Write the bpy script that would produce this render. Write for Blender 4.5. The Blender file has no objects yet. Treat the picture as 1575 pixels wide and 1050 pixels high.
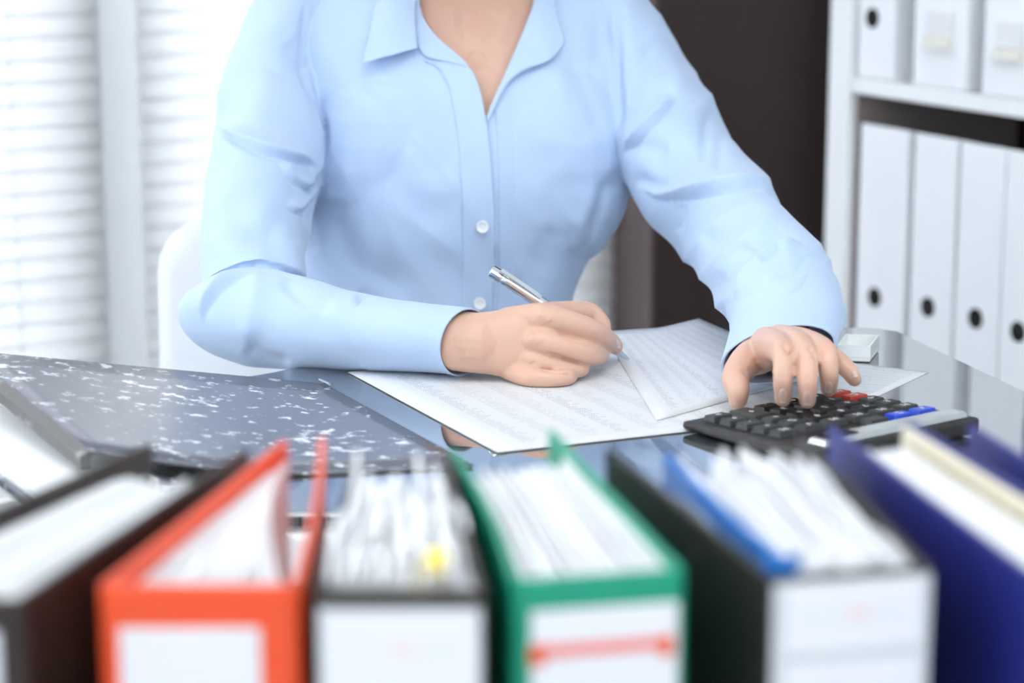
import bpy, bmesh, math, random
import numpy as np
from mathutils import Vector, Matrix
from mathutils.bvhtree import BVHTree
random.seed(7); rng = np.random.RandomState(7)
R = math.radians
S = bpy.context.scene
COL = S.collection

# ------------------------------------------------------------------ camera
F = 3600.0; CX, CY = 787.5, 525.0
PITCH = math.atan(775.0 / F); SP, CP = math.sin(PITCH), math.cos(PITCH)
TZ = 0.75                                   # desk surface height
CAM = np.array([0.0, 0.0, TZ + 0.425])
cd = bpy.data.cameras.new('camera'); cam = bpy.data.objects.new('camera', cd); COL.objects.link(cam)
cam.location = CAM; cam.rotation_euler = (math.pi / 2 - PITCH, 0, 0)
cd.sensor_width = 36; cd.lens = 36 * F / 1575.0; cd.clip_start = 0.05
cd.dof.use_dof = True; cd.dof.focus_distance = 1.86; cd.dof.aperture_fstop = 4.8
S.camera = cam

# ------------------------------------------------------------------ world, lights, exposure
w = bpy.data.worlds.new('world'); S.world = w; w.use_nodes = True
bg = w.node_tree.nodes['Background']; bg.inputs[0].default_value = (0.93, 0.97, 1.0, 1); bg.inputs[1].default_value = 9.8
S.view_settings.view_transform = 'Standard'; S.view_settings.look = 'None'
S.view_settings.gamma = 1; S.view_settings.use_curve_mapping = False
S.view_settings.exposure = 0.0

def area(name, loc, target, sx, sy, power, color=(1, 1, 1)):
    l = bpy.data.lights.new(name, 'AREA'); l.shape = 'RECTANGLE'; l.size = sx; l.size_y = sy
    l.energy = power; l.color = color
    o = bpy.data.objects.new(name, l); COL.objects.link(o); o.location = loc
    d = Vector(target) - Vector(loc); o.rotation_euler = d.to_track_quat('-Z', 'Y').to_euler()
    return o
area('ceiling_fill_light', (0.3, 0.9, 2.62), (0.3, 0.9, 0.0), 1.4, 0.9, 17, (1, 0.99, 0.97))  # both overhead lights are added fill, no fixture is in view
area('ceiling_fill_light', (-1.6, 0.3, 2.62), (-1.6, 0.3, 0.0), 1.4, 0.9, 17, (1, 0.99, 0.97))
area('side_fill_light', (-3.6, 0.4, 1.5), (0, 1.6, 0.9), 2.6, 2.0, 9, (0.95, 0.98, 1.0))  # soft fill added from the left, the wall there has no window
area('rear_fill_light', (0.4, -1.45, 1.6), (0, 1.9, 0.9), 3.0, 1.8, 32, (0.97, 0.99, 1.0))  # frontal fill added behind the camera, before a closed wall

# ------------------------------------------------------------------ helpers
def P(x, y, D):                             # point seen at pixel (x, y) at depth D
    u = (x - CX) / F; v = (y - CY) / F
    return CAM + D * np.array([u, CP - v * SP, -SP - v * CP])
def T(x, y, z=0.0):                         # point seen at pixel on the level z above the desk
    v = (y - CY) / F
    return P(x, y, (0.425 - z) / (SP + v * CP))
def proj(V):
    d = np.asarray(V) - CAM
    D = d[..., 1] * CP - d[..., 2] * SP
    up = d[..., 1] * SP + d[..., 2] * CP
    return np.stack([CX + F * d[..., 0] / D, CY - F * up / D], -1), D

MATS = {}
def mat(name, color, rough=0.5, metal=0.0, noise=None, bump=None, **kw):
    if name in MATS: return MATS[name]
    m = bpy.data.materials.new(name); m.use_nodes = True
    nt = m.node_tree; b = nt.nodes['Principled BSDF']
    b.inputs['Base Color'].default_value = (*color, 1); b.inputs['Roughness'].default_value = rough
    b.inputs['Metallic'].default_value = metal
    for k, v in kw.items():
        b.inputs[k.replace('_', ' ')].default_value = v
    if noise or bump:
        tc = nt.nodes.new('ShaderNodeTexCoord')
    if noise:                                # (scale, second colour, amount)
        n = nt.nodes.new('ShaderNodeTexNoise'); n.inputs['Scale'].default_value = noise[0]; n.inputs['Detail'].default_value = 4
        nt.links.new(tc.outputs['Object'], n.inputs['Vector'])
        mx = nt.nodes.new('ShaderNodeMix'); mx.data_type = 'RGBA'
        mx.inputs[6].default_value = (*color, 1); mx.inputs[7].default_value = (*noise[1], 1)
        mr = nt.nodes.new('ShaderNodeMapRange'); mr.inputs[1].default_value = 0.35; mr.inputs[2].default_value = 0.65
        mr.inputs[4].default_value = noise[2]
        nt.links.new(n.outputs[0], mr.inputs[0]); nt.links.new(mr.outputs[0], mx.inputs[0])
        nt.links.new(mx.outputs[2], b.inputs['Base Color'])
    if bump:                                 # (scale, strength, distance)
        n2 = nt.nodes.new('ShaderNodeTexNoise'); n2.inputs['Scale'].default_value = bump[0]; n2.inputs['Detail'].default_value = 3
        nt.links.new(tc.outputs['Object'], n2.inputs['Vector'])
        bp = nt.nodes.new('ShaderNodeBump'); bp.inputs['Strength'].default_value = bump[1]; bp.inputs['Distance'].default_value = bump[2]
        nt.links.new(n2.outputs[0], bp.inputs['Height']); nt.links.new(bp.outputs[0], b.inputs['Normal'])
    MATS[name] = m
    return m

def props(o, label=None, cat=None, group=None, kind=None):
    if label: o['label'] = label
    if cat: o['category'] = cat
    if group: o['group'] = group
    if kind: o['kind'] = kind
    return o
def thing(name, loc, label, cat, group=None):
    o = bpy.data.objects.new(name, None); COL.objects.link(o); o.location = Vector(loc); o.empty_display_size = 0.02
    return props(o, label, cat, group)
def wloc(o):
    p = Vector((0, 0, 0))
    while o is not None:
        p = p + o.location; o = o.parent
    return p

class MB:
    def __init__(s): s.v = []; s.f = []
    def add(s, vs, fs):
        n = len(s.v); s.v += [tuple(map(float, p)) for p in vs]; s.f += [tuple(i + n for i in f) for f in fs]; return s
    def box(s, c, size, M=None):
        x, y, z = [a / 2 for a in size]; c = Vector(c)
        vs = [Vector(p) for p in ((-x, -y, -z), (x, -y, -z), (x, y, -z), (-x, y, -z), (-x, -y, z), (x, -y, z), (x, y, z), (-x, y, z))]
        if M is not None: vs = [M @ p for p in vs]
        return s.add([c + p for p in vs], [(0, 3, 2, 1), (4, 5, 6, 7), (0, 1, 5, 4), (1, 2, 6, 5), (2, 3, 7, 6), (3, 0, 4, 7)])
    def prism(s, pts, z0, z1):               # level outline, counter-clockwise
        a = sum(pts[i][0] * pts[(i + 1) % len(pts)][1] - pts[(i + 1) % len(pts)][0] * pts[i][1] for i in range(len(pts)))
        if a < 0: pts = pts[::-1]
        n = len(pts)
        vs = [(p[0], p[1], z0) for p in pts] + [(p[0], p[1], z1) for p in pts]
        fs = [tuple(range(n - 1, -1, -1)), tuple(range(n, 2 * n))] + [(i, (i + 1) % n, n + (i + 1) % n, n + i) for i in range(n)]
        return s.add(vs, fs)
    def rings(s, rings, cap=True):
        n = len(rings[0]); vs = [p for r in rings for p in r]; fs = []
        for k in range(len(rings) - 1):
            for i in range(n):
                a, b = k * n + i, k * n + (i + 1) % n
                fs.append((a, b, b + n, a + n))
        if cap:
            fs.append(tuple(range(n - 1, -1, -1))); m = (len(rings) - 1) * n; fs.append(tuple(range(m, m + n)))
        return s.add(vs, fs)
    def tube(s, pts, rad, n=12, cap=True):
        pts = [Vector(p) for p in pts]; rs = []
        if not hasattr(rad, '__len__'): rad = [rad] * len(pts)
        up = None
        for i, p in enumerate(pts):
            t = (pts[min(i + 1, len(pts) - 1)] - pts[max(i - 1, 0)]).normalized()
            if up is None: up = Vector((0, 0, 1)) if abs(t.z) < 0.9 else Vector((1, 0, 0))
            a = t.cross(up).normalized(); b = a.cross(t).normalized(); up = b
            rs.append([p + float(rad[i]) * (a * math.cos(q) + b * math.sin(q)) for q in [2 * math.pi * k / n for k in range(n)]])
        return s.rings(rs, cap)
    def quadslab(s, q, th):                  # q: four corners in order, thickness along the normal
        q = [Vector(p) for p in q]; nrm = (q[1] - q[0]).cross(q[3] - q[0]).normalized() * th
        return s.add(q + [p + nrm for p in q], [(3, 2, 1, 0), (4, 5, 6, 7), (0, 1, 5, 4), (1, 2, 6, 5), (2, 3, 7, 6), (3, 0, 4, 7)])
    def build(s, name, m, parent=None, smooth=False, bevel=0.0, seg=2, sub=0, loc=None, fix=True):
        me = bpy.data.meshes.new(name)
        off = wloc(parent) if parent is not None else Vector(loc if loc is not None else (0, 0, 0))
        me.from_pydata([tuple(Vector(p) - off) for p in s.v], [], s.f)
        if fix:
            bm = bmesh.new(); bm.from_mesh(me); bmesh.ops.recalc_face_normals(bm, faces=bm.faces); bm.to_mesh(me); bm.free()
        me.materials.append(m)
        o = bpy.data.objects.new(name, me); COL.objects.link(o)
        if parent is not None: o.parent = parent
        else: o.location = off
        if smooth: me.shade_smooth()
        if bevel:
            b = o.modifiers.new('bevel', 'BEVEL'); b.width = bevel; b.segments = seg; b.limit_method = 'ANGLE'; b.angle_limit = R(40)
        if sub:
            q = o.modifiers.new('sub', 'SUBSURF'); q.levels = sub; q.render_levels = sub
        return o
def struct(o): o['kind'] = 'structure'; return o

def catmull(pts, k):
    pts = [np.array(p, float) for p in pts]; out = []
    for i in range(len(pts) - 1):
        p0 = pts[max(i - 1, 0)]; p1 = pts[i]; p2 = pts[i + 1]; p3 = pts[min(i + 2, len(pts) - 1)]
        for j in range(k):
            t = j / k
            out.append(0.5 * (2 * p1 + (p2 - p0) * t + (2 * p0 - 5 * p1 + 4 * p2 - p3) * t * t + (3 * p1 - p0 - 3 * p2 + p3) * t ** 3))
    out.append(pts[-1]); return out

def text_mesh(txt, size):
    c = bpy.data.curves.new('t', 'FONT'); c.body = txt; c.size = size; c.align_x = 'CENTER'; c.align_y = 'CENTER'; c.resolution_u = 2
    c.extrude = 0.00012
    o = bpy.data.objects.new('t', c); COL.objects.link(o)
    dg = bpy.context.evaluated_depsgraph_get(); dg.update()
    me = bpy.data.meshes.new_from_object(o.evaluated_get(dg), depsgraph=dg)
    vs = [tuple(v.co) for v in me.vertices]; fs = [tuple(p.vertices) for p in me.polygons]
    bpy.data.objects.remove(o); bpy.data.curves.remove(c); bpy.data.meshes.remove(me)
    return vs, fs

# ------------------------------------------------------------------ materials
M_white = mat('white_paint', (0.82, 0.85, 0.87), 0.5, bump=(300, 0.05, 0.001))
M_shelf = mat('white_laminate', (0.88, 0.9, 0.92), 0.35, bump=(200, 0.03, 0.001))
M_brown = mat('dark_brown_panel', (0.024, 0.013, 0.0115), 0.5, noise=(6, (0.032, 0.018, 0.0165), 0.6), Specular_IOR_Level=0.3)
M_brown_lit = mat('lit_brown_panel', (0.085, 0.058, 0.062), 0.6, noise=(5, (0.098, 0.068, 0.071), 0.6), Specular_IOR_Level=0.3)  # the dark brown panel again, lightened: window light put into the colour
M_floor = mat('grey_carpet', (0.42, 0.43, 0.45), 0.9, noise=(60, (0.36, 0.37, 0.4), 0.7), bump=(400, 0.3, 0.002))
M_file = mat('white_box_file', (0.88, 0.91, 0.95), 0.45, bump=(150, 0.04, 0.001))
M_hole = mat('black_ring', (0.004, 0.004, 0.004), 0.9, bump=(300, 0.02, 0.0005))
M_chrome = mat('chrome', (0.75, 0.76, 0.78), 0.12, 1.0, bump=(500, 0.02, 0.0003))
M_cream = mat('cream_card', (0.82, 0.76, 0.6), 0.5, noise=(40, (0.78, 0.7, 0.53), 0.5))
M_paper = mat('white_paper', (0.86, 0.88, 0.9), 0.65, bump=(90, 0.06, 0.001))
M_sleeve = mat('clear_sleeve', (0.88, 0.9, 0.93), 0.3, bump=(35, 0.6, 0.004))
M_red = mat('red_orange_cover', (0.84, 0.083, 0.018), 0.36, bump=(260, 0.05, 0.0006))
M_green = mat('green_cover', (0.0, 0.3, 0.18), 0.38, bump=(260, 0.05, 0.0006))
M_blue = mat('navy_blue_cover', (0.018, 0.026, 0.21), 0.4, bump=(260, 0.05, 0.0006))
M_black = mat('black_brown_cover', (0.018, 0.011, 0.009), 0.42, noise=(60, (0.035, 0.022, 0.018), 0.5))
M_label = mat('white_label', (0.78, 0.79, 0.83), 0.4, bump=(120, 0.02, 0.0005))
M_desk = mat('tinted_glass', (0.05, 0.06, 0.07), 0.02, 0.0, noise=(3, (0.055, 0.065, 0.075), 0.5), IOR=4.0, Coat_Weight=1.0, Coat_IOR=1.8, Coat_Roughness=0.01)
M_frame = mat('white_metal', (0.87, 0.89, 0.91), 0.35, bump=(200, 0.02, 0.0005))
M_chair = mat('white_chair_leather', (0.85, 0.88, 0.92), 0.42, bump=(250, 0.08, 0.001))
M_shirt = mat('light_blue_cotton', (0.475, 0.618, 0.855), 0.75, noise=(14, (0.495, 0.633, 0.865), 0.5), bump=(900, 0.08, 0.0006), Sheen_Weight=0.25)
M_skin = mat('skin', (0.7, 0.45, 0.34), 0.45, noise=(38, (0.74, 0.44, 0.35), 0.45), bump=(420, 0.12, 0.0006), Subsurface_Weight=0.25, Subsurface_Scale=0.004)
M_skin.node_tree.nodes['Principled BSDF'].inputs['Subsurface Radius'].default_value = (1.0, 0.4, 0.25)
M_nail = mat('fingernail', (0.8, 0.53, 0.46), 0.35, noise=(60, (0.83, 0.58, 0.51), 0.5))
M_nailtip = mat('fingernail_tip', (0.85, 0.8, 0.74), 0.3, noise=(60, (0.8, 0.75, 0.7), 0.5))
M_hair = mat('dark_brown_hair', (0.035, 0.02, 0.012), 0.45, bump=(120, 0.5, 0.004))
M_trouser = mat('charcoal_cloth', (0.03, 0.03, 0.035), 0.8, bump=(700, 0.2, 0.001))
M_button = mat('pearl_button', (0.85, 0.88, 0.92), 0.2, noise=(200, (0.75, 0.8, 0.86), 0.5))
M_calc = mat('dark_calculator_plastic', (0.012, 0.010, 0.0095), 0.42, noise=(150, (0.024, 0.02, 0.019), 0.5), bump=(900, 0.05, 0.0003))
M_keyg = mat('grey_key', (0.038, 0.042, 0.044), 0.5, bump=(900, 0.05, 0.0002))
M_keyb = mat('black_key', (0.010, 0.008, 0.008), 0.45, bump=(900, 0.05, 0.0002))
M_keyred = mat('red_key', (0.5, 0.035, 0.015), 0.35, bump=(900, 0.05, 0.0002))
M_keyblue = mat('blue_key', (0.015, 0.07, 0.62), 0.32, bump=(900, 0.05, 0.0002))
M_print = mat('white_print', (0.75, 0.75, 0.75), 0.5, bump=(300, 0.02, 0.0003))
M_lcd = mat('silver_display', (0.46, 0.49, 0.5), 0.16, 0.4, noise=(60, (0.4, 0.43, 0.44), 0.4))

def flecked(name, base, fleck, scale, stretch, thr, rough):
    m = bpy.data.materials.new(name); m.use_nodes = True; nt = m.node_tree; b = nt.nodes['Principled BSDF']
    b.inputs['Roughness'].default_value = rough
    tc = nt.nodes.new('ShaderNodeTexCoord'); mp = nt.nodes.new('ShaderNodeMapping'); mp.inputs['Scale'].default_value = stretch
    nt.links.new(tc.outputs['Object'], mp.inputs['Vector'])
    n = nt.nodes.new('ShaderNodeTexNoise'); n.inputs['Scale'].default_value = scale; n.inputs['Detail'].default_value = 6; n.inputs['Roughness'].default_value = 0.65
    nt.links.new(mp.outputs[0], n.inputs['Vector'])
    big = nt.nodes.new('ShaderNodeTexNoise'); big.inputs['Scale'].default_value = 9; nt.links.new(tc.outputs['Object'], big.inputs['Vector'])
    ad = nt.nodes.new('ShaderNodeMath'); ad.operation = 'MULTIPLY_ADD'; ad.inputs[1].default_value = 0.25
    nt.links.new(big.outputs[0], ad.inputs[0]); nt.links.new(n.outputs[0], ad.inputs[2])
    r = nt.nodes.new('ShaderNodeMapRange'); r.inputs[1].default_value = thr; r.inputs[2].default_value = thr + 0.05
    nt.links.new(ad.outputs[0], r.inputs[0])
    mx = nt.nodes.new('ShaderNodeMix'); mx.data_type = 'RGBA'; mx.inputs[6].default_value = (*base, 1); mx.inputs[7].default_value = (*fleck, 1)
    nt.links.new(r.outputs[0], mx.inputs[0]); nt.links.new(mx.outputs[2], b.inputs['Base Color'])
    return m
M_marble = flecked('marbled_grey_board', (0.13, 0.14, 0.18), (0.8, 0.83, 0.9), 105, (0.7, 1.0, 1.0), 0.705, 0.24)
M_marbleb = flecked('marbled_black_board', (0.018, 0.014, 0.013), (0.26, 0.24, 0.23), 55, (1, 1, 1), 0.77, 0.42)
M_edge = flecked('grey_worn_board_edge', (0.13, 0.125, 0.125), (0.3, 0.29, 0.29), 60, (1, 1, 1), 0.7, 0.5)

def blind_mat():
    m = bpy.data.materials.new('white_slat'); m.use_nodes = True; nt = m.node_tree; b = nt.nodes['Principled BSDF']
    b.inputs['Base Color'].default_value = (0.88, 0.89, 0.9, 1); b.inputs['Roughness'].default_value = 0.5
    tr = nt.nodes.new('ShaderNodeBsdfTranslucent'); tr.inputs[0].default_value = (0.9, 0.91, 0.92, 1)
    n = nt.nodes.new('ShaderNodeTexNoise'); n.inputs['Scale'].default_value = 3
    mr = nt.nodes.new('ShaderNodeMapRange'); mr.inputs[3].default_value = 0.56; mr.inputs[4].default_value = 0.6
    nt.links.new(n.outputs[0], mr.inputs[0])
    mx = nt.nodes.new('ShaderNodeMixShader'); nt.links.new(mr.outputs[0], mx.inputs[0])
    nt.links.new(b.outputs[0], mx.inputs[1]); nt.links.new(tr.outputs[0], mx.inputs[2])
    nt.links.new(mx.outputs[0], nt.nodes['Material Output'].inputs[0]); return m
M_slat = blind_mat()
def glass_mat():
    m = bpy.data.materials.new('window_glass'); m.use_nodes = True; nt = m.node_tree
    nt.nodes.remove(nt.nodes['Principled BSDF'])
    t = nt.nodes.new('ShaderNodeBsdfTransparent'); g = nt.nodes.new('ShaderNodeBsdfGlossy'); g.inputs['Roughness'].default_value = 0.02
    n = nt.nodes.new('ShaderNodeTexNoise'); n.inputs['Scale'].default_value = 2
    fr = nt.nodes.new('ShaderNodeFresnel'); fr.inputs[0].default_value = 1.45
    mx = nt.nodes.new('ShaderNodeMixShader'); nt.links.new(fr.outputs[0], mx.inputs[0]); nt.links.new(t.outputs[0], mx.inputs[1]); nt.links.new(g.outputs[0], mx.inputs[2])
    mr = nt.nodes.new('ShaderNodeMapRange'); mr.inputs[3].default_value = 0.94; mr.inputs[4].default_value = 0.97
    nt.links.new(n.outputs[0], mr.inputs[0]); nt.links.new(mr.outputs[0], t.inputs[0])
    nt.links.new(mx.outputs[0], nt.nodes['Material Output'].inputs[0]); return m
M_glass = glass_mat()

def print_mat():                             # columns of tiny printed figures, in metres of the sheet's own UV
    m = bpy.data.materials.new('printed_sheet'); m.use_nodes = True; nt = m.node_tree; b = nt.nodes['Principled BSDF']
    b.inputs['Roughness'].default_value = 0.55
    N = nt.nodes.new; L = nt.links.new
    tc = N('ShaderNodeTexCoord'); sx = N('ShaderNodeSeparateXYZ'); L(tc.outputs['UV'], sx.inputs[0])
    def mth(op, a, bb=None, c=None):
        q = N('ShaderNodeMath'); q.operation = op
        for i, v in enumerate((a, bb, c)):
            if v is None: continue
            if isinstance(v, (int, float)): q.inputs[i].default_value = v
            else: L(v, q.inputs[i])
        return q.outputs[0]
    U, V = sx.outputs[0], sx.outputs[1]
    row = mth('DIVIDE', V, 0.0037); fr = mth('FRACT', row); ri = mth('FLOOR', row)
    colm = mth('DIVIDE', U, 0.0235); fc = mth('FRACT', colm); ci = mth('FLOOR', colm)
    cmb = N('ShaderNodeCombineXYZ'); L(ri, cmb.inputs[0]); L(ci, cmb.inputs[1])
    wn = N('ShaderNodeTexWhiteNoise'); wn.noise_dimensions = '3D'; L(cmb.outputs[0], wn.inputs[0])
    wid = mth('MULTIPLY_ADD', wn.outputs[0], 0.35, 0.3)
    inrow = mth('MULTIPLY', mth('GREATER_THAN', fr, 0.3), mth('LESS_THAN', fr, 0.66))
    incol = mth('MULTIPLY', mth('GREATER_THAN', fc, 0.12), mth('LESS_THAN', fc, mth('ADD', wid, 0.12)))
    dig = mth('DIVIDE', U, 0.0017); fd = mth('FRACT', dig)
    cm2 = N('ShaderNodeCombineXYZ'); L(mth('FLOOR', dig), cm2.inputs[0]); L(ri, cm2.inputs[1])
    w2 = N('ShaderNodeTexWhiteNoise'); w2.noise_dimensions = '3D'; L(cm2.outputs[0], w2.inputs[0])
    ind = mth('MULTIPLY', mth('GREATER_THAN', fd, 0.3), mth('GREATER_THAN', w2.outputs[0], 0.12))
    bold = mth('MULTIPLY_ADD', mth('GREATER_THAN', mth('SINE', mth('MULTIPLY', ci, 2.1)), 0.75), 0.2, 0.3)
    ink = mth('MULTIPLY', mth('MULTIPLY', mth('MULTIPLY', inrow, incol), ind), bold)
    mar = mth('MULTIPLY', mth('MULTIPLY', mth('GREATER_THAN', U, 0.02), mth('LESS_THAN', U, 0.272)), mth('MULTIPLY', mth('GREATER_THAN', V, 0.014), mth('LESS_THAN', V, 0.262)))
    ink = mth('MULTIPLY', ink, mar)
    mx = N('ShaderNodeMix'); mx.data_type = 'RGBA'; L(ink, mx.inputs[0])
    mx.inputs[6].default_value = (0.72, 0.745, 0.775, 1); mx.inputs[7].default_value = (0.07, 0.07, 0.09, 1)
    L(mx.outputs[2], b.inputs['Base Color']); return m
M_printed = print_mat()
#@@STRUCT
# ------------------------------------------------------------------ room
FW = F / CP
def on_plan(px, Y):                          # level X of a pixel column at world distance Y (near the horizon line)
    return (px - CX) / FW * Y
A = np.array([0.155, 3.72]); wdir = np.array([0.866, 0.5])
def wpt(t, off=0.0): return A - wdir * t + np.array([0.5, -0.866]) * off    # t: metres left of the corner along the window wall
struct(MB().box((0, 1.6, -0.05), (7.6, 6.4, 0.1)).build('floor', M_floor, loc=(0, 1.6, 0)))
struct(MB().box((0, 1.6, 2.75), (7.6, 6.4, 0.1)).build('ceiling', M_white, loc=(0, 1.6, 2.7)))
struct(MB().box((3.8, 1.6, 1.35), (0.1, 6.4, 2.7)).build('wall_right', M_white, loc=(3.8, 1.6, 0)))
struct(MB().box((0, -1.6, 1.35), (7.6, 0.1, 2.7)).build('wall_front', M_white, loc=(0, -1.6, 0)))
struct(MB().box((-3.8, 0.1, 1.35), (0.1, 3.4, 2.7)).build('wall_side', M_white, loc=(-3.8, 0.1, 0)))
Bc = (0.212, 3.45)
struct(MB().prism([Bc, (1.9, 3.45), (1.9, 4.7), (0.62, 4.7), (A[0] + .02, A[1] + 0.01)], 0, 2.7).build('wall_back', M_brown, loc=(1, 3.8, 0)))
struct(MB().prism([(A[0], A[1]), (Bc[0] - 0.004, Bc[1] - 0.002), (Bc[0] + 0.002, Bc[1]), (A[0] + 0.02, A[1] + 0.006)], 0, 2.7).build('lit_wall_return_1', M_brown_lit, loc=(0.18, 3.6, 0)))  # return face of the brown wall, its window light painted into the colour
struct(MB().prism([tuple(wpt(0, .0)), tuple(wpt(3.4, .0)), tuple(wpt(3.4, -.14)), tuple(wpt(0, -.14))], 0, 0.16).build('wall_left', M_white, loc=(*wpt(1.7), 0)))
# window: frame + panes
wf = MB()
Rz = Matrix.Rotation(R(30), 3, 'Z')
def wbox(mb, t, off, z, size): 
    p = wpt(t, off); mb.box((p[0], p[1], z), size, Rz)
GAP = 0.833                                   # the post between the two blinds in view
posts = [0.03, GAP + 0.0, GAP + 1.12, GAP + 2.24]
for t in posts: wbox(wf, t, -.04, 1.42, (0.11 if t > .1 else .06, 0.06, 2.5))
for z in (0.19, 2.67): wbox(wf, 1.6, -.04, z, (3.3, 0.06, 0.06))
win = struct(wf.build('window_1', M_frame, loc=(*wpt(1.6), 0)))
for a, b in zip(posts[:-1], posts[1:]):
    g = MB(); wbox(g, (a + b) / 2, -.045, 1.43, (b - a - 0.06, 0.006, 2.42)); g.build('pane', M_glass, win)
# blinds: one slat mesh, many slats
sl = MB(); prof = [(-0.0175, -0.001), (-0.009, 0.0012), (0, 0.002), (0.009, 0.0012), (0.0175, -0.001)]
def slat_mesh(L):
    m = MB(); ang = R(69); vs = []
    for sx in (-L / 2, L / 2):
        for (a, h) in prof: vs.append((sx, a * math.cos(ang) - h * math.sin(ang), a * math.sin(ang) + h * math.cos(ang)))
        for (a, h) in prof[::-1]: vs.append((sx, a * math.cos(ang) - (h - 0.0008) * math.sin(ang), a * math.sin(ang) + (h - .0008) * math.cos(ang)))
    m.rings([vs[:10], vs[10:]])
    me = bpy.data.meshes.new('slat'); me.from_pydata([tuple(Rz @ Vector(p)) for p in vs], [], m.f)
    bm = bmesh.new(); bm.from_mesh(me); bmesh.ops.recalc_face_normals(bm, faces=bm.faces); bm.to_mesh(me); bm.free()
    me.materials.append(M_slat); me.shade_smooth(); return me
blab = ['white venetian blind on the far left, left of the window post', 'white venetian blind behind the seated person, right of the window post', 'white venetian blind on the window bay beyond the left edge of the picture']
for bi, (t0, t1) in enumerate(((GAP + 0.028, GAP + 1.10), (0.012, GAP - 0.028), (GAP + 1.14, GAP + 2.22))):
    c = wpt((t0 + t1) / 2, 0.035); Lb = t1 - t0
    bt = thing('window_blind', (c[0], c[1], 0.2), blab[bi], 'blind')
    m = MB(); m.box((c[0], c[1], 2.64), (Lb, 0.045, 0.05), Rz); m.build('head_rail', M_frame, bt, bevel=.004)
    m = MB(); m.box((c[0], c[1], 0.22), (Lb, 0.03, 0.018), Rz); m.build('bottom_rail', M_frame, bt, bevel=.003)
    me = slat_mesh(Lb)
    for k in range(78):
        o = bpy.data.objects.new('slat', me); COL.objects.link(o); o.parent = bt
        o.location = (0, 0, 0.05 + 0.0305 * k)
    for q in (-0.38, 0.38):
        p = wpt((t0 + t1) / 2 + q * Lb, 0.035)
        MB().tube([(p[0], p[1], 0.22), (p[0], p[1], 2.62)], 0.0012, 6).build('ladder_cord', M_frame, bt)
# unseen ceiling panels, added to go with the two overhead fill lights
for lx, ly, lb in ((0.3, 0.9, 'flat white fill panel added on the ceiling above the row of binders'), (-1.6, 0.3, 'flat white fill panel added on the ceiling towards the window side')):
    lp = thing('ceiling_fill_panel', (lx, ly, 2.7), lb, 'lamp')
    MB().box((lx, ly, 2.67), (1.5, 1.0, 0.06)).build('fill_panel_housing', M_frame, lp, bevel=.005)

# ------------------------------------------------------------------ shelf unit on the right
sd = np.array([0.488, -0.873]); sn = np.array([0.873, 0.488])       # along the front (towards the viewer), into the depth
S0 = P(1290, 300, 3.3)[:2]
RS = Matrix(((sd[0], sn[0], 0), (sd[1], sn[1], 0), (0, 0, 1)))
def splane(px, py):                           # -> (t, z) where a pixel's ray meets the shelf's front plane
    d = P(px, py, 1.0) - CAM
    k = np.dot(np.append(S0, 0)[:2] - CAM[:2], sn) / np.dot(d[:2], sn)
    q = CAM + d * k
    return float(np.dot(q[:2] - S0, sd)), float(q[2])
def sp(t, dep, z): q = S0 + sd * t + sn * dep; return (q[0], q[1], z)
def sbox(mb, t0, t1, d0, d1, z0, z1): return mb.box(sp((t0 + t1) / 2, (d0 + d1) / 2, (z0 + z1) / 2), (t1 - t0, d1 - d0, z1 - z0), RS)
tL0 = splane(1272, 200)[0]; tL1 = splane(1307, 200)[0]
zb = splane(1307, 142)[1]; bt_ = 0.022
SD = 0.31; TL = 1.25
sh = thing('bookcase', sp(0.5, 0.15, 0.0), 'white open bookcase with dark back holding white box files', 'bookcase')
sbox(MB(), tL0, tL1 - .003, 0, SD, 0, 2.1).build('side_panel', M_shelf, sh, bevel=.002)
sbox(MB(), TL, TL + .03, 0, SD, 0, 2.1).build('side_panel', M_shelf, sh, bevel=.002)
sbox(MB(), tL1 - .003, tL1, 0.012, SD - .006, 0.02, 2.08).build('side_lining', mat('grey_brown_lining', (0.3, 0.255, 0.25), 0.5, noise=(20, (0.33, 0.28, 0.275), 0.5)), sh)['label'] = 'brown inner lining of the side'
sbox(MB(), tL1, TL, SD - .006, SD, 0, 2.1).build('back_panel', M_brown, sh)['label'] = 'dark brown back panel'
zrow = splane(1314, 189)[1]                   # tops of the lower files
HF = 0.318
for z in (0.06, zrow - HF - bt_, zb, 1.24, 1.64, 2.078):
    sbox(MB(), tL1, TL, 0, SD - .006, z, z + bt_).build('shelf_board', M_shelf, sh, bevel=.0015)
def hole_disc(parent, t, z, dep, r=0.0108):
    m = MB(); c = Vector(sp(t, dep, z)); rs = []
    for rr, d in ((r * 1.25, 0.0), (r * 1.25, -0.0015), (r, -0.0018), (r * .92, -0.0009)):
        rs.append([c + Vector((sd[0] * rr * math.cos(q) + sn[0] * d, sd[1] * rr * math.cos(q) + sn[1] * d, rr * math.sin(q))) for q in [k * math.pi / 10 for k in range(20)]])
    m.rings(rs); return m.build('finger_hole', M_hole, parent, smooth=False)
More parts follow.
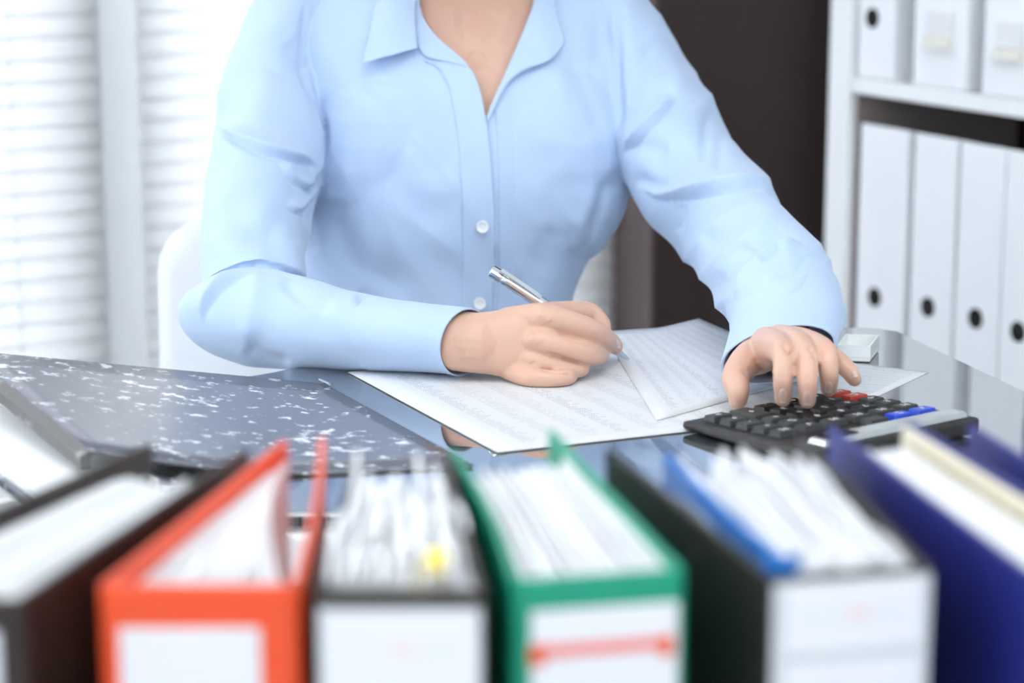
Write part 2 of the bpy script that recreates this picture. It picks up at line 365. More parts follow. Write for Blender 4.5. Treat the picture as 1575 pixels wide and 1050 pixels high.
def box_file(x0, x1, yref, zbot, label, hole=None, handle=False, inset=0.008):
    t0, t1 = splane(x0, yref)[0], splane(x1, yref)[0]
    th = thing('box_file', sp((t0 + t1) / 2, inset + .12, zbot), label, 'file', 'white box files in the bookcase')
    if handle or zbot > 0.8: sbox(MB(), t0, t1, inset, inset + 0.28, zbot, zbot + HF).build('case', M_file, th, bevel=.004, seg=3)
    else:
        pr = [(inset, 0), (inset + .27, 0), (inset + .27, .14), (inset + .03, HF - .006), (inset, HF)]
        MB().rings([[sp(t, d_, zbot + z_) for d_, z_ in pr] for t in (t0, t1)]).build('case', M_file, th, bevel=.003, seg=3)
    if hole:
        tt, zz = splane(*hole); hole_disc(th, (t0 + t1) / 2 if tt is None else tt, zz, inset)
    if handle:
        tm = (t0 + t1) / 2; zz = splane((x0 + x1) / 2, handle)[1]
        h = sbox(MB(), tm - .03, tm + .03, inset - .002, inset, zz - .03, zz + .03).build('label_holder', M_frame, th, bevel=.002)
        sbox(MB(), tm - .026, tm + .026, inset - .003, inset - .002, zz - .002, zz + .026).build('label_card', M_label, h)
        m = MB(); rs = []
        for k in range(7):
            q = -0.026 + .052 * k / 6
            b = 0.012 * math.sin(math.pi * (0.12 + .76 * k / 6))
            rs.append([Vector(sp(tm + q, inset - .002, zz - .004)), Vector(sp(tm + q, inset - .002 - b, zz - .006)), Vector(sp(tm + q, inset - .003 - b, zz - .02)), Vector(sp(tm + q, inset - .002, zz - .022))])
        m.rings(rs); m.build('pull', mat('pale_cream_metal', (0.84, 0.82, 0.74), 0.4, noise=(60, (0.8, 0.78, 0.7), 0.5)), h)['label'] = 'cream finger pull'
    return th
zt = zb + bt_
box_file(1312, 1368, 60, zt, 'white box file with a round black hole on the upper shelf, at its left end', hole=(1335, 28))
box_file(1401, 1484, 60, zt, 'white box file with a label pull, next to the holed one on the upper shelf', handle=50, inset=.004)
box_file(1510, 1598, 60, zt, 'white box file with a label pull at the right edge of the upper shelf', handle=68, inset=.002)
zl = zrow - HF
lo = [(1309, 1383, (1335, 458), 'white magazine file at the left end of the lower shelf, against the side panel', .012), (1396, 1462, (1420, 473), 'white magazine file second from the side panel on the lower shelf', .008),
      (1470, 1540, (1497, 490), 'white magazine file third from the side panel on the lower shelf', .004), (1545, 1612, (1566, 510), 'white magazine file at the right edge of the lower shelf', .0)]
for a, b, h, lb, ins in lo: box_file(a, b, 330, zl, lb, hole=h, inset=ins)

# ------------------------------------------------------------------ desk
def xy(p): return (float(p[0]), float(p[1]))
edge = [xy(T(1700, 655)), xy(T(1575, 600)), xy(T(1382, 509)), (0.315, 2.033), (0.24, 2.042), (0.16, 2.04), (0.09, 2.03), (0.02, 2.0), (-0.04, 1.965), (-0.09, 1.93), (-0.14, 1.9), (-0.175, 1.877), (-0.205, 1.848), (-0.26, 1.815), (-0.36, 1.79), (-0.75, 1.75), (-0.86, 1.70), (-0.88, 1.62), (-0.85, 1.46), (-.75, 1.45), (0.55, 1.45)]
edge = [xy(p) for p in catmull([np.array(e) for e in edge[:2]], 1)] + [xy(p) for p in catmull([np.array(e) for e in edge[2:18]], 4)] + edge[18:]
dk = thing('desk', (0.0, 1.7, 0), 'glossy tinted glass desk with a curved far edge on white legs', 'desk')
MB().prism(edge, TZ - 0.012, TZ).build('glass_top', M_desk, dk, bevel=.002, seg=2)
MB().box((-0.15, 1.452, TZ - .03), (1.35, 0.02, 0.034)).build('front_rail', M_frame, dk, bevel=.003)
MB().box((-0.22, 1.72, TZ - .03), (1.2, 0.03, 0.034)).build('cross_rail', M_frame, dk, bevel=.003)
for (x, y) in ((-0.8, 1.47), (0.5, 1.47), (-0.8, 1.72), (0.36, 1.72)):
    MB().box((x, y, (TZ - .013) / 2), (0.045, 0.045, TZ - .014)).build('leg', M_frame, dk, bevel=.004)

# ------------------------------------------------------------------ sheets of paper
def sheet(name, q, z, label, printed=True, curl=None, nx=14, ny=14, flip=False):
    q = [np.array(p) for p in q]; c = sum(q) / 4; c[2] = TZ + z
    vs = []; fs = []; uv = []
    for j in range(ny + 1):
        for i in range(nx + 1):
            a, b = i / nx, j / ny
            p = (1 - a) * (1 - b) * q[0] + a * (1 - b) * q[1] + a * b * q[2] + (1 - a) * b * q[3]
            p[2] = TZ + z
            if curl: p[2] += curl(a, b)
            vs.append(p); uv.append((b * 0.28, a * 0.28) if flip else (a * 0.28, b * 0.28))
    for j in range(ny):
        for i in range(nx):
            k = j * (nx + 1) + i; fs.append((k, k + 1, k + nx + 2, k + nx + 1))
    me = bpy.data.meshes.new(name); me.from_pydata([tuple(p - c) for p in vs], [], fs)
    ul = me.uv_layers.new(name='UVMap')
    for l in me.loops: ul.data[l.index].uv = uv[l.vertex_index]
    me.materials.append(M_printed if printed else M_paper); me.shade_smooth()
    o = bpy.data.objects.new(name, me); COL.objects.link(o); o.location = c
    sd_ = o.modifiers.new('thick', 'SOLIDIFY'); sd_.thickness = 0.0003; sd_.offset = 1
    return props(o, label, 'paper', 'printed sheets on the desk')
def rect(a, b, width, side):
    a, b = np.array(a), np.array(b); d = (b - a); L = np.linalg.norm(d[:2]); n = np.array([-d[1], d[0], 0]) / L * side
    return [a, a + n * width, b + n * width, b]
a, b = T(535, 574), T(765, 698)
dirb = T(1060, 665) - b; dirb /= np.linalg.norm(dirb)
q1 = [a, a + dirb * 0.30, b + dirb * 0.30, b]
sheet('paper_sheet', q1, 0.0012, 'printed sheet of figures under the writing hand, left corner on the bare desk')
c0 = T(1075, 493, 0.006)
q2 = [T(925, 513, .0), c0, T(1290, 572), T(1010, 650)]
sheet('paper_sheet', q2, 0.0020, 'printed sheet of figures at the far side with its corner over the desk edge', curl=lambda a, b: 0.006 * max(0, a - .6) / .4 * max(0, .45 - b) / .45)
q3 = [T(1160, 540), T(1428, 573), T(1352, 609), T(1090, 600)]
sheet('paper_sheet', q3, 0.0004, 'printed sheet of figures sticking out right of the calculator hand', flip=True)
#@@FOLDER
# ------------------------------------------------------------------ marbled folder lying on the left
fr_, nr_ = T(499, 592, .001), T(728, 717, .001)
nl_ = P(140, 697, 1.40); fl_ = P(-52, 543, 1.79)
nl_[2] = max(nl_[2], TZ + 0.018)
def zat(x, y, D): return P(x, y, D)
# put the raised left edge where its image and its height agree
nl_ = T(140, 697, 0.024); fl_ = T(-52, 543, 0.042)
fo = thing('marbled_folder', ((nl_[0] + nr_[0]) / 2, (nl_[1] + fr_[1]) / 2, TZ), 'grey marbled board folder lying open on the left of the desk', 'folder')
vs = []; nx = 16; ny = 8
for j in range(ny + 1):
    for i in range(nx + 1):
        a_, b_ = i / nx, j / ny
        p = (1 - a_) * (1 - b_) * nl_ + a_ * (1 - b_) * nr_ + a_ * b_ * fr_ + (1 - a_) * b_ * fl_
        p[2] = TZ + .0008 + ((1 - b_) * (nl_[2] - TZ) + b_ * (fl_[2] - TZ)) * max(0, 1 - a_ / (.6 + .4 * b_)) ** (1.5 - .5 * b_); vs.append(p)
fs = [(j * (nx + 1) + i, j * (nx + 1) + i + 1, (j + 1) * (nx + 1) + i + 1, (j + 1) * (nx + 1) + i) for j in range(ny) for i in range(nx)]
cv = MB().add(vs, fs).build('front_cover', M_marble, fo, smooth=True, fix=False)
q = cv.modifiers.new('t', 'SOLIDIFY'); q.thickness = 0.0015; q.offset = 1
li = MB().add([p + np.array([0, 0, -.0004]) for p in vs], fs).build('inner_lining', M_paper, fo); li['label'] = 'white inner side of the cover'
dn = np.array([-0.0, -0.0, -1.0])
u = (fl_ - nl_) / np.linalg.norm(fl_ - nl_); o_ = np.cross(u, [0, 0, 1.0]); o_ = -o_ / np.linalg.norm(o_)
e1 = [nl_ + np.array([0, 0, .002]), nl_ + o_ * .0075 + np.array([0, 0, -.002]), nl_ + o_ * .0075 + np.array([0, 0, -.010]), nl_ + np.array([0, 0, -.010])]
MB().rings([e1, [p + fl_ - nl_ for p in e1]]).build('spine_edge', M_edge, fo)['label'] = 'worn grey board edge'
bw = [nl_ + np.array([.002, .002, -.011]), nl_ + np.array([.004, .002, -.011])]
wall_q = [nl_ + o_ * .001 + dn * .010, fl_ + o_ * .001 + dn * .010, np.array([fl_[0] + o_[0] * .001, fl_[1] + o_[1] * .001, TZ + .0006]), np.array([nl_[0] + o_[0] * .001, nl_[1] + o_[1] * .001, TZ + .0006])]
dl_ = fl_ - nl_; dl_[2] = 0; b1 = T(35, 768); b1[2] = 0; b0 = b1 - .12 * dl_; b2 = b1 + .88 * dl_; rw = np.array([o_[0], o_[1], 0]); rw /= -np.linalg.norm(rw)
MB().prism([xy(b0), xy(b0 + rw * .10), xy(b2 + rw * .10), xy(b2)], TZ + .0006, TZ + .003).build('back_cover', M_marble, fo)
MB().prism([xy(b0 + rw * .004 + .02 * dl_), xy(b0 + rw * .085 + .02 * dl_), xy(b2 + rw * .085 - .02 * dl_), xy(b2 + rw * .004 - .02 * dl_)], TZ + .0032, TZ + .0085).build('papers', M_paper, fo)
t_ = nr_ - fr_
nr2, fr2 = nr_ + 0.012 * (fr_ - nr_), fr_ + 0.012 * (nr_ - fr_)
MB().tube([fr_ + np.array([-.004, .004, .0035]), fr_ + .05 * (nr_ - fr_) + np.array([-.001, 0, .0035])], 0.0012, 8).build('metal_corner', M_chrome, fo)
#@@BINDERS
# ------------------------------------------------------------------ lever arch binders in front
ZB = 0.894; HB = 0.318; CT = 0.0032
sb = thing('sideboard', (0.0, 0.93, 0), 'low white sideboard in front of the desk, under the row of binders', 'sideboard')
MB().box((0, 0.99, (ZB - HB) / 2 + .02), (1.5, 0.42, ZB - HB - .04)).build('carcass', M_shelf, sb, bevel=.003)
MB().box((0, 0.99, ZB - HB - .0125), (1.54, 0.44, 0.024)).build('top', M_shelf, sb, bevel=.003)
for k in range(3):
    d_ = MB().box((-0.5 + .5 * k, 0.772, (ZB - HB) / 2 + .02), (0.485, 0.016, ZB - HB - .08)).build('door', M_shelf, sb, bevel=.002)
    MB().tube([(-0.5 + .5 * k - .06, .752, .44), (-.5 + .5 * k + .06, .752, .44)], .005, 10).build('handle', M_chrome, d_)
def Tb(x, y): return T(x, y, ZB - TZ)
def cover_curve(n, f, bow):                   # near -> far plan curve with a sideways bow
    n, f = n[:2], f[:2]; d = f - n; side = np.array([d[1], -d[0]]); side /= np.linalg.norm(side)
    return [n + d * k / 8 + side * bow * math.sin(math.pi * k / 8) for k in range(9)]
def slab(curve, th, z0, z1, side):            # thin upright board following a plan curve
    out = []
    for i, p in enumerate(curve):
        t = curve[min(i + 1, len(curve) - 1)] - curve[max(i - 1, 0)]; t = t / np.linalg.norm(t)
        out.append(p + np.array([t[1], -t[0]]) * th * side)
    return MB().prism([tuple(p) for p in curve] + [tuple(p) for p in out[::-1]], z0, z1)
def binder(name, corners, cover_m, spine_m, label, bows=(0, 0), pages=None, pinch=0.0, lab=None, edge_m=None, cat='binder', fill=0.82, page_drop=0.012, page_m=None, npg=26, rough=0.006, far_in=0.02):
    nl, nr, fl, fr = [Tb(*c) for c in corners]
    base = (nl + nr + fl + fr) / 4
    th = thing(name, (base[0], base[1], ZB - HB), label, cat, 'lever arch binders lined up in front of the desk')
    z0 = ZB - HB + .0006
    cl = cover_curve(nl, fl, bows[0]); cr = cover_curve(nr, fr, bows[1])
    lc = slab(cl, CT, z0, ZB, 1).build('left_cover', cover_m, th, bevel=.001)
    rc = slab(cr, CT, z0, ZB, -1).build('right_cover', cover_m, th, bevel=.001)
    n0, n1 = nl[:2], nr[:2]; d = n1 - n0; dd = d / np.linalg.norm(d); nv = np.array([dd[1], -dd[0]])
    # spine with softly rounded corners
    pts = [n0 + nv * 0, n0 + nv * .0022 + dd * .0012, n0 + nv * .0036 + dd * .004, n1 + nv * .0036 - dd * .004, n1 + nv * .0022 - dd * .0012, n1, n1 - nv * .0006 - dd * CT, n0 - nv * .0006 + dd * CT]
    spn = MB().prism([tuple(p) for p in pts], z0, ZB).build('spine', spine_m, th, bevel=.001)
    sf = n0 + nv * .0036
    def on_spine(a, b, zt, zb_, th_=0.0008, lift=0.0):
        p = sf + d * a + nv * lift; q = sf + d * b + nv * lift
        return MB().prism([tuple(p), tuple(q), tuple(q + nv * th_), tuple(p + nv * th_)], ZB - zb_, ZB - zt)
    if lab: lab(th, spn, on_spine)
    # pages: upright leaves fanned between the covers
    if pages is not False:
        mb = MB(); r = random.Random(17 + int(nl[0] * 1000))
        for k in range(npg):
            s = .06 + .90 * (k + .5) / npg
            ca = [cl[i] * (1 - s) + cr[i] * s for i in range(9)]
            dv = ca[-1] - ca[0]
            a_ = 0.03 + r.uniform(0, .015); b_ = fill + r.uniform(-rough, rough) * 3
            def at(u):
                u = u * 8; i = min(int(u), 7); f_ = u - i; return ca[i] * (1 - f_) + ca[i + 1] * f_
            shrink = 0.045 + 0.91 * s
            pl = []
            for j in range(7):
                uu = a_ + (b_ - a_) * j / 6; s2 = s * (1 - pinch * uu)
                i_ = min(int(uu * 8), 7); f_ = uu * 8 - i_
                pl.append((cl[i_] * (1 - f_) + cl[i_ + 1] * f_) * (1 - s2) + (cr[i_] * (1 - f_) + cr[i_ + 1] * f_) * s2)
            ce = [(cl[0] + cr[0]) / 2 * (1 - j / 6) + (cl[-1] + cr[-1]) / 2 * (j / 6) for j in range(7)]
            pl = [p + np.array([r.uniform(-1, 1), 0]) * .0006 for p in pl]
            zt = ZB - page_drop + r.uniform(-rough, rough)
            th_ = 0.6 * np.linalg.norm(cr[4] - cl[4]) / npg
            m2 = slab(pl, max(th_, .0005), z0 + .004, zt, -1); mb.add(m2.v, m2.f)
        pg = mb.build('pages', page_m or M_paper, th); pg['kind'] = 'stuff'
    return th, cl, cr, z0

def lab_plain(a, b, zt, zb_, marks=None):
    def f(th, spn, on):
        l = on(a, b, zt, zb_).build('label', M_label, spn, bevel=.0003)
        if marks: marks(th, spn, on)
    return f
M_pink = mat('pale_pink_print', (0.85, 0.6, 0.58), 0.5, noise=(90, (0.85, 0.7, 0.68), 0.6))
M_pale = mat('pale_grey_print', (0.72, 0.75, 0.8), 0.5, noise=(90, (0.82, 0.84, 0.88), 0.6))
M_stripe = mat('red_stripe', (0.82, 0.2, 0.17), 0.5, noise=(40, (0.85, 0.28, 0.25), 0.5))
M_orange = mat('orange_red_end', (0.78, 0.1, 0.025), 0.5, noise=(40, (0.8, 0.14, 0.04), 0.5))
M_clear = mat('label_pocket', (0.62, 0.65, 0.68), 0.2, bump=(60, 0.2, 0.001))
M_yellow = mat('yellow_tab', (0.9, 0.72, 0.06), 0.5, noise=(30, (0.92, 0.76, 0.12), 0.5))
M_bluetab = mat('bright_blue_divider', (0.02, 0.19, 0.62), 0.3, noise=(30, (0.03, 0.24, 0.7), 0.5))
M_greysheet = mat('grey_blue_sleeve', (0.5, 0.56, 0.64), 0.2, bump=(40, 0.4, 0.003))

# a: black binder at the left
binder('lever_arch_binder', [(-300, 905), (35, 920), (228, 680), (384, 690)], M_black, M_black, 'black lever arch binder at the far left end of the row', bows=(0, 0), lab=lab_plain(.1, .9, .012, .2), fill=.86, page_drop=.010, rough=.003)
# b: red binder
binder('lever_arch_binder', [(152, 897), (462, 897), (434, 676), (500, 672)], M_red, M_red, 'orange-red lever arch binder with a blank white spine label', bows=(0.0, 0.0025), lab=lab_plain(.1, .8, .0165, .2), fill=.96, page_drop=.010, rough=.002, page_m=M_sleeve, pinch=.8, npg=34)
# c: black edged binder with sleeves and yellow tab
def marks_c(th, spn, on):
    fr2 = on(.03, .97, .0065, .2, .0006).build('label_pocket', M_clear, spn, bevel=.0003); fr2['label'] = 'clear plastic label pocket'
    for k in range(9):
        m = on(.16 + .075 * k, .16 + .075 * k + .05 + .02 * (k % 3 == 0), .0205 + .0007 * (k % 2), .0248, .0004, .0008).build('print_mark', M_pink if 3 < k < 6 else M_pale, spn)
tc_, clc, crc, z0c = binder('lever_arch_binder', [(482, 905), (748, 905), (548, 686), (690, 692)], M_black, M_black, 'black edged binder stuffed with crumpled clear sleeves and a yellow tab', lab=lab_plain(.06, .94, .0085, .2, marks_c), fill=.8, page_drop=.010, rough=.008, page_m=M_sleeve, npg=16)
# d: green binder
def marks_d(th, spn, on):
    st = on(.09, .92, .0265, .0315, .0004, .0008).build('label_stripe', M_stripe, spn); st['label'] = 'red stripe across the label'
    for a_, b_ in ((.09, .18), (.84, .92)): on(a_, b_, .026, .0345, .0004, .0012).build('stripe_end', M_orange, spn)
binder('lever_arch_binder', [(786, 890), (1053, 872), (690, 690), (852, 660)], M_green, M_green, 'green lever arch binder with a red stripe on its white label', bows=(.003, 0), lab=lab_plain(.1, .95, .0125, .2, marks_d), fill=.84, page_drop=.007, rough=.004, page_m=M_sleeve)
# e: marbled black binder, overfull
def marks_e(th, spn, on):
    fr2 = on(.02, .98, .002, .2, .0006).build('label_pocket', M_clear, spn, bevel=.0003); fr2['label'] = 'clear plastic label pocket'
    for k in range(9):
        on(.2 + .07 * k, .2 + .07 * k + .045, .0135 + .0007 * (k % 2), .0185, .0004, .0008).build('print_mark', M_pink if 3 < k < 6 else M_pale, spn)
    on(.05, .95, .0305, .0355, .0004, .0008).build('label_band', M_clear, spn)
te, cle, cre, z0e = binder('lever_arch_binder', [(1180, 886), (1432, 868), (930, 688), (1235, 668)], M_marbleb, M_marbleb, 'marbled black overfull binder with a bright blue divider, between green and navy ones', lab=lab_plain(.1, .93, .004, .2, marks_e), pages=False)
# f, g: navy binders at the right
tf, clf, crf, z0f = binder('lever_arch_binder', [(1612, 905), (1800, 880), (1273, 655), (1404, 648)], M_blue, M_blue, 'navy blue binder with white pages and a cream divider, beside the marbled one', fill=.9, page_drop=.012, rough=.003, pages=False)
tg, clg, crg, z0g = binder('lever_arch_binder', [(1830, 860), (2060, 830), (1487, 652), (1585, 640)], M_blue, M_blue, 'navy blue binder at the far right end of the row', fill=.9, page_drop=.02, rough=.003)

def leaf(parent, curves, s0, s1, u0, u1, ztop, m, name, wave=0.0, ph=0.0, th=0.0008, zwave=0.0, z0=None, n=14, tilt=0.0):
    """one upright sheet running between two plan curves from share s0 (near) to s1 (far)"""
    cl, cr = curves; mb = MB(); top = []; bot = []
    for j in range(n + 1):
        f_ = j / n; u = (u0 + (u1 - u0) * f_) * 8; i = min(int(u), 7); g = u - i
        s = s0 + (s1 - s0) * f_ + wave * math.sin(ph + f_ * 7)
        a_ = cl[i] * (1 - g) + cl[i + 1] * g; b_ = cr[i] * (1 - g) + cr[i + 1] * g
        p = a_ * (1 - s) + b_ * s
        zt = ztop + zwave * math.sin(ph * 1.7 + f_ * 9)
        top.append((p[0] + tilt, p[1], zt)); bot.append((p[0], p[1], (z0 or z0e) + .004))
    k = len(top); d = np.array(cr[4]) - np.array(cl[4]); d = d / np.linalg.norm(d) * th
    vs = top + bot + [(p[0] + d[0], p[1] + d[1], p[2]) for p in top] + [(p[0] + d[0], p[1] + d[1], p[2]) for p in bot]
    fs = []
    for j in range(k - 1):
        fs += [(j, j + 1, k + j + 1, k + j), (2 * k + j, 3 * k + j, 3 * k + j + 1, 2 * k + j + 1), (j, 2 * k + j, 2 * k + j + 1, j + 1)]
    fs += [(0, k, 3 * k, 2 * k), (k - 1, 3 * k - 1, 4 * k - 1, 2 * k - 1)]
    return mb.add(vs, fs).build(name, m, parent, smooth=False)
r = random.Random(3)
for k in range(26):
    s = .04 + .92 * (k + .5) / 26
    if 0.42 < s < .5: ztp = ZB - .03
    else: ztp = ZB - .006 + r.uniform(-.006, .009)
    u1 = .8 + r.uniform(-.06, .16)
    if s < .22: ztp -= .012
    leaf(te, (cle, cre), s + .01, s + r.uniform(-.01, .03), .03, u1, ztp, M_greysheet if s < .2 else M_sleeve, 'page', wave=.007, ph=r.uniform(0, 6), zwave=.0025, z0=z0e, th=.0017)
bl = leaf(te, (cle, cre), .17, .24, .05, .93, ZB - .001, M_bluetab, 'divider', wave=.004, ph=1, th=.003, z0=z0e); bl['label'] = 'bright blue divider'
pA = cle[0] * .84 + cre[0] * .16; pB = cle[0] * .80 + cre[0] * .2
db = leaf(te, ([p * 1.0 for p in cle], [p for p in cre]), .02, .21, .04, .055, ZB + .004, M_bluetab, 'divider_flap', th=.004, z0=z0e, n=3)
for k in range(22):                            # crumpled sleeves of binder c
    s = .05 + .9 * (k + .5) / 22
    leaf(tc_, (clc, crc), s, s + r.uniform(-.03, .03), .04, .72 + r.uniform(-.1, .2), ZB - .002 + r.uniform(-.006, .008), M_sleeve, 'sleeve', wave=.02, ph=r.uniform(0, 6), zwave=.004, z0=z0c, th=.002)
yt = leaf(tc_, (clc, crc), .60, .66, .10, .2, ZB + .003, M_yellow, 'index_tab', th=.009, z0=ZB - .03, n=4); yt['label'] = 'yellow index tab'
for k in range(24):
    s = .05 + .62 * (k + .5) / 24
    leaf(tf, (clf, crf), s, s + .004, .04, .9 + r.uniform(-.01, .01), ZB - .008 + r.uniform(-.002, .002), M_paper, 'page', z0=z0f, n=4, th=.0012)
cd_ = leaf(tf, (clf, crf), .80, .84, .04, .985, ZB - .002, M_cream, 'divider', z0=z0f, n=4, th=.004); cd_['label'] = 'cream card divider'

#@@CALC
# ------------------------------------------------------------------ calculator
Lp, Fp = T(1048, 647, .0085), T(1296, 599, .0085)
ax_c = Fp - Lp; wC = np.linalg.norm(ax_c); ax_c /= wC                 # along the user's bottom edge
ax_r = np.array([ax_c[1], -ax_c[0], 0.0])                              # towards the display
Np = T(1262, 681, .013)
dC = abs(np.dot(Np - Lp, ax_r)) + .021
tilt = math.atan2(0.006, dC); hz0 = .0085
ct = thing('calculator', (Lp + Fp) / 2 + ax_r * dC / 2 - np.array([0, 0, .0085]), 'black desk calculator with grey, blue and red keys under the left hand', 'calculator')
def cp(a, b, h=0.0):                           # a along the row (0..wC), b towards the display, h above the sloping face
    z = TZ + hz0 + b * math.tan(tilt)
    p = Lp + ax_c * a + ax_r * b; return np.array([p[0], p[1], z]) + h * np.array([-ax_r[0] * math.sin(tilt), -ax_r[1] * math.sin(tilt), math.cos(tilt)])
def cbox(mb, a0, a1, b0, b1, h0, h1, inset=0.0):
    q = [(a0, b0), (a1, b0), (a1, b1), (a0, b1)]
    q2 = [(a0 + inset, b0 + inset), (a1 - inset, b0 + inset), (a1 - inset, b1 - inset), (a0 + inset, b1 - inset)]
    return mb.add([cp(*p, h0) for p in q] + [cp(*p, h1) for p in q2], [(3, 2, 1, 0), (4, 5, 6, 7), (0, 1, 5, 4), (1, 2, 6, 5), (2, 3, 7, 6), (3, 0, 4, 7)])
def flat(p): return np.array([p[0], p[1], TZ + .0012])
b_ = MB(); q = [(0, 0), (wC, 0), (wC, dC), (0, dC)]
b_.add([flat(cp(*p)) + np.array([0, 0, .0012]) for p in q] + [cp(*p) for p in q], [(3, 2, 1, 0), (4, 5, 6, 7), (0, 1, 5, 4), (1, 2, 6, 5), (2, 3, 7, 6), (3, 0, 4, 7)])
b_.build('body', M_calc, ct, bevel=.0028, seg=3)
ncol = 6; m0 = .009; pa = (wC - 2 * m0) / ncol; pb = .0172; b0_ = .008
disp = cbox(MB(), .014, wC - .006, b0_ + 6 * pb + .004, dC - .006, 0, .0045, .002).build('display_panel', M_lcd, ct, bevel=.0008)
cbox(MB(), .02, .05, b0_ + 6 * pb + .0075, dC - .0095, .0046, .0052, .0004).build('solar_cell', M_hole, disp)
kw_, kh_ = pa * .78, pb * .74
def symbol(a, b, txt, key, h, size=.0075):
    vs, fs = text_mesh(txt, size)
    # upright for the person on the far side: her right is -ax_c, her up is +ax_r
    mb = MB(); mb.add([cp(a - v[0], b + v[1], h + .00025 + v[2]) for v in vs], fs); mb.build('key_symbol', M_print, key, fix=False)
# columns from the edge near the writing hand (0) to the outer one (5); rows from her side (0) to the display (5)
sym = {(0, 0): '=', (0, 1): '+', (0, 2): '-', (0, 3): '÷', (0, 4): 'M', (1, 0): '+', (1, 2): '×', (1, 3): '%', (1, 4): '√',
       (2, 0): '.', (2, 1): '3', (2, 2): '6', (2, 3): '9', (2, 4): 'M', (3, 0): '00', (3, 1): '2', (3, 2): '5', (3, 3): '8', (3, 4): 'M',
       (4, 0): '0', (4, 1): '1', (4, 2): '4', (4, 3): '7', (4, 4): 'M', (5, 0): 'AC', (5, 1): 'C', (5, 2): '→', (5, 3): '±', (5, 4): 'M', (4, 5): '%', (5, 5): '√'}
for c in range(6):
    for r_ in range(6):
        if c < 3 and r_ == 5: continue
        if (c, r_) == (1, 1): continue
        a0 = m0 + c * pa + pa * .11; b0 = b0_ + r_ * pb + pb * .13
        b1 = b0 + kh_ + (pb if (c, r_) == (1, 0) else 0)
        mtl = M_keyblue if (r_ == 5 and c >= 4) else M_keyred if (c == 5 and r_ < 2) else M_keyb if (2 <= c <= 4 and r_ < 4) else M_keyg
        hk = .0042
        k_ = cbox(MB(), a0, a0 + kw_, b0, b1, -.0004, hk, .0011).build('key', mtl, ct, bevel=.0004, seg=1)
        if mtl in (M_keyblue, M_keyred): k_['label'] = 'blue key' if mtl is M_keyblue else 'red key'
        elif mtl is M_keyg: k_['label'] = 'grey key'
        s_ = sym.get((c, r_))
        if s_: symbol(a0 + kw_ / 2, (b0 + b1) / 2, s_, k_, hk, .0062 if len(s_) > 1 else .0085)

# ------------------------------------------------------------------ pen
pt = T(968, 553, .0022); pe = P(762, 420, 1.925)
pd = (pe - pt); PLn = np.linalg.norm(pd); pd /= PLn
pn = thing('ballpoint_pen', tuple(pt), 'silver ballpoint pen held in the writing hand', 'pen')
def along(s): return pt + pd * s
MB().tube([along(.0), along(.002), along(.011), along(.019)], [.0007, .0012, .0030, .0042], 16).build('tip', M_chrome, pn, smooth=True)
MB().tube([along(.0185), along(.022), along(.07), along(PLn - .012), along(PLn - .004)], [.0043, .0048, .0051, .0051, .0050], 18).build('barrel', M_chrome, pn, smooth=True)
MB().tube([along(PLn - .006), along(PLn - .004), along(PLn + .004), along(PLn + .005)], [.0054, .0055, .0054, .0046], 18).build('cap', M_chrome, pn)
cs = np.cross(pd, [0, 0, 1.0]); cs /= np.linalg.norm(cs); cu = np.cross(cs, pd)
if cs[1] > 0: cs = -cs
clipn = (cs * .75 + cu * .66); clipn /= np.linalg.norm(clipn); cw = np.cross(pd, clipn)
cl_ = MB(); rs = []
for s_, h_ in ((PLn - .002, .0055), (PLn - .002, .0085), (PLn - .02, .0081), (PLn - .038, .0069), (PLn - .042, .0062)):
    p = along(s_) + clipn * h_; rs.append([p - cw * .0017, p + cw * .0017, p + cw * .0017 + clipn * .0009, p - cw * .0017 + clipn * .0009])
cl_.rings(rs).build('clip', M_chrome, pn)
# ------------------------------------------------------------------ clear tray behind the calculator hand
M_acr = mat('clear_acrylic', (0.93, 0.97, 0.97), 0.2, bump=(30, .1, .001))
q = [T(1287, 556), T(1338, 558), T(1352, 540), T(1300, 538)]
ty = thing('acrylic_tray', tuple((q[0] + q[2]) / 2), 'small pale clear acrylic tray at the far right of the desk', 'tray')
MB().prism([xy(p) for p in q], TZ + .0006, TZ + .004).build('base', M_acr, ty, bevel=.001)
for i in range(4):
    p0, p1 = q[i], q[(i + 1) % 4]; d = (p1 - p0) / np.linalg.norm(p1 - p0); n_ = np.array([-d[1], d[0], 0]) * .002
    MB().prism([xy(p0 + d * .002), xy(p1 - d * .0), xy(p1 + n_), xy(p0 + n_ + d * .002)], TZ + .0041, TZ + .014).build('side', M_acr, ty)
#@@CHAIR
# ------------------------------------------------------------------ chair
CD = 2.52
cXl = P(245, 450, CD)[0]; cXr = cXl + 0.43; cYb = P(300, 400, CD)[1]; cZt = P(300, 335, CD)[2]
cmx = (cXl + cXr) / 2
ch = thing('office_chair', (cmx, cYb - .2, 0), 'white chair with a rounded padded back behind the seated person', 'chair')
def rrect(x0, x1, z0, z1, rad, y, n=6):
    out = []
    for cx_, cz_, a0 in ((x1 - rad, z1 - rad, 0), (x0 + rad, z1 - rad, 90), (x0 + rad, z0 + rad, 180), (x1 - rad, z0 + rad, 270)):
        for k in range(n + 1): a = R(a0 + 90 * k / n); out.append((cx_ + rad * math.cos(a), y, cz_ + rad * math.sin(a)))
    return out
bk = MB(); rs = []
for ins, yy in ((.018, -.028), (.006, -.022), (.0, -.008), (.0, .012), (.01, .022)):
    rs.append([(x, y + (cZt - z) * -.06, z) for x, y, z in rrect(cXl + ins, cXr - ins, .47 + ins, cZt - ins, .055 - ins * .5, cYb + yy)])
bk.rings(rs).build('backrest', M_chair, ch, smooth=True)
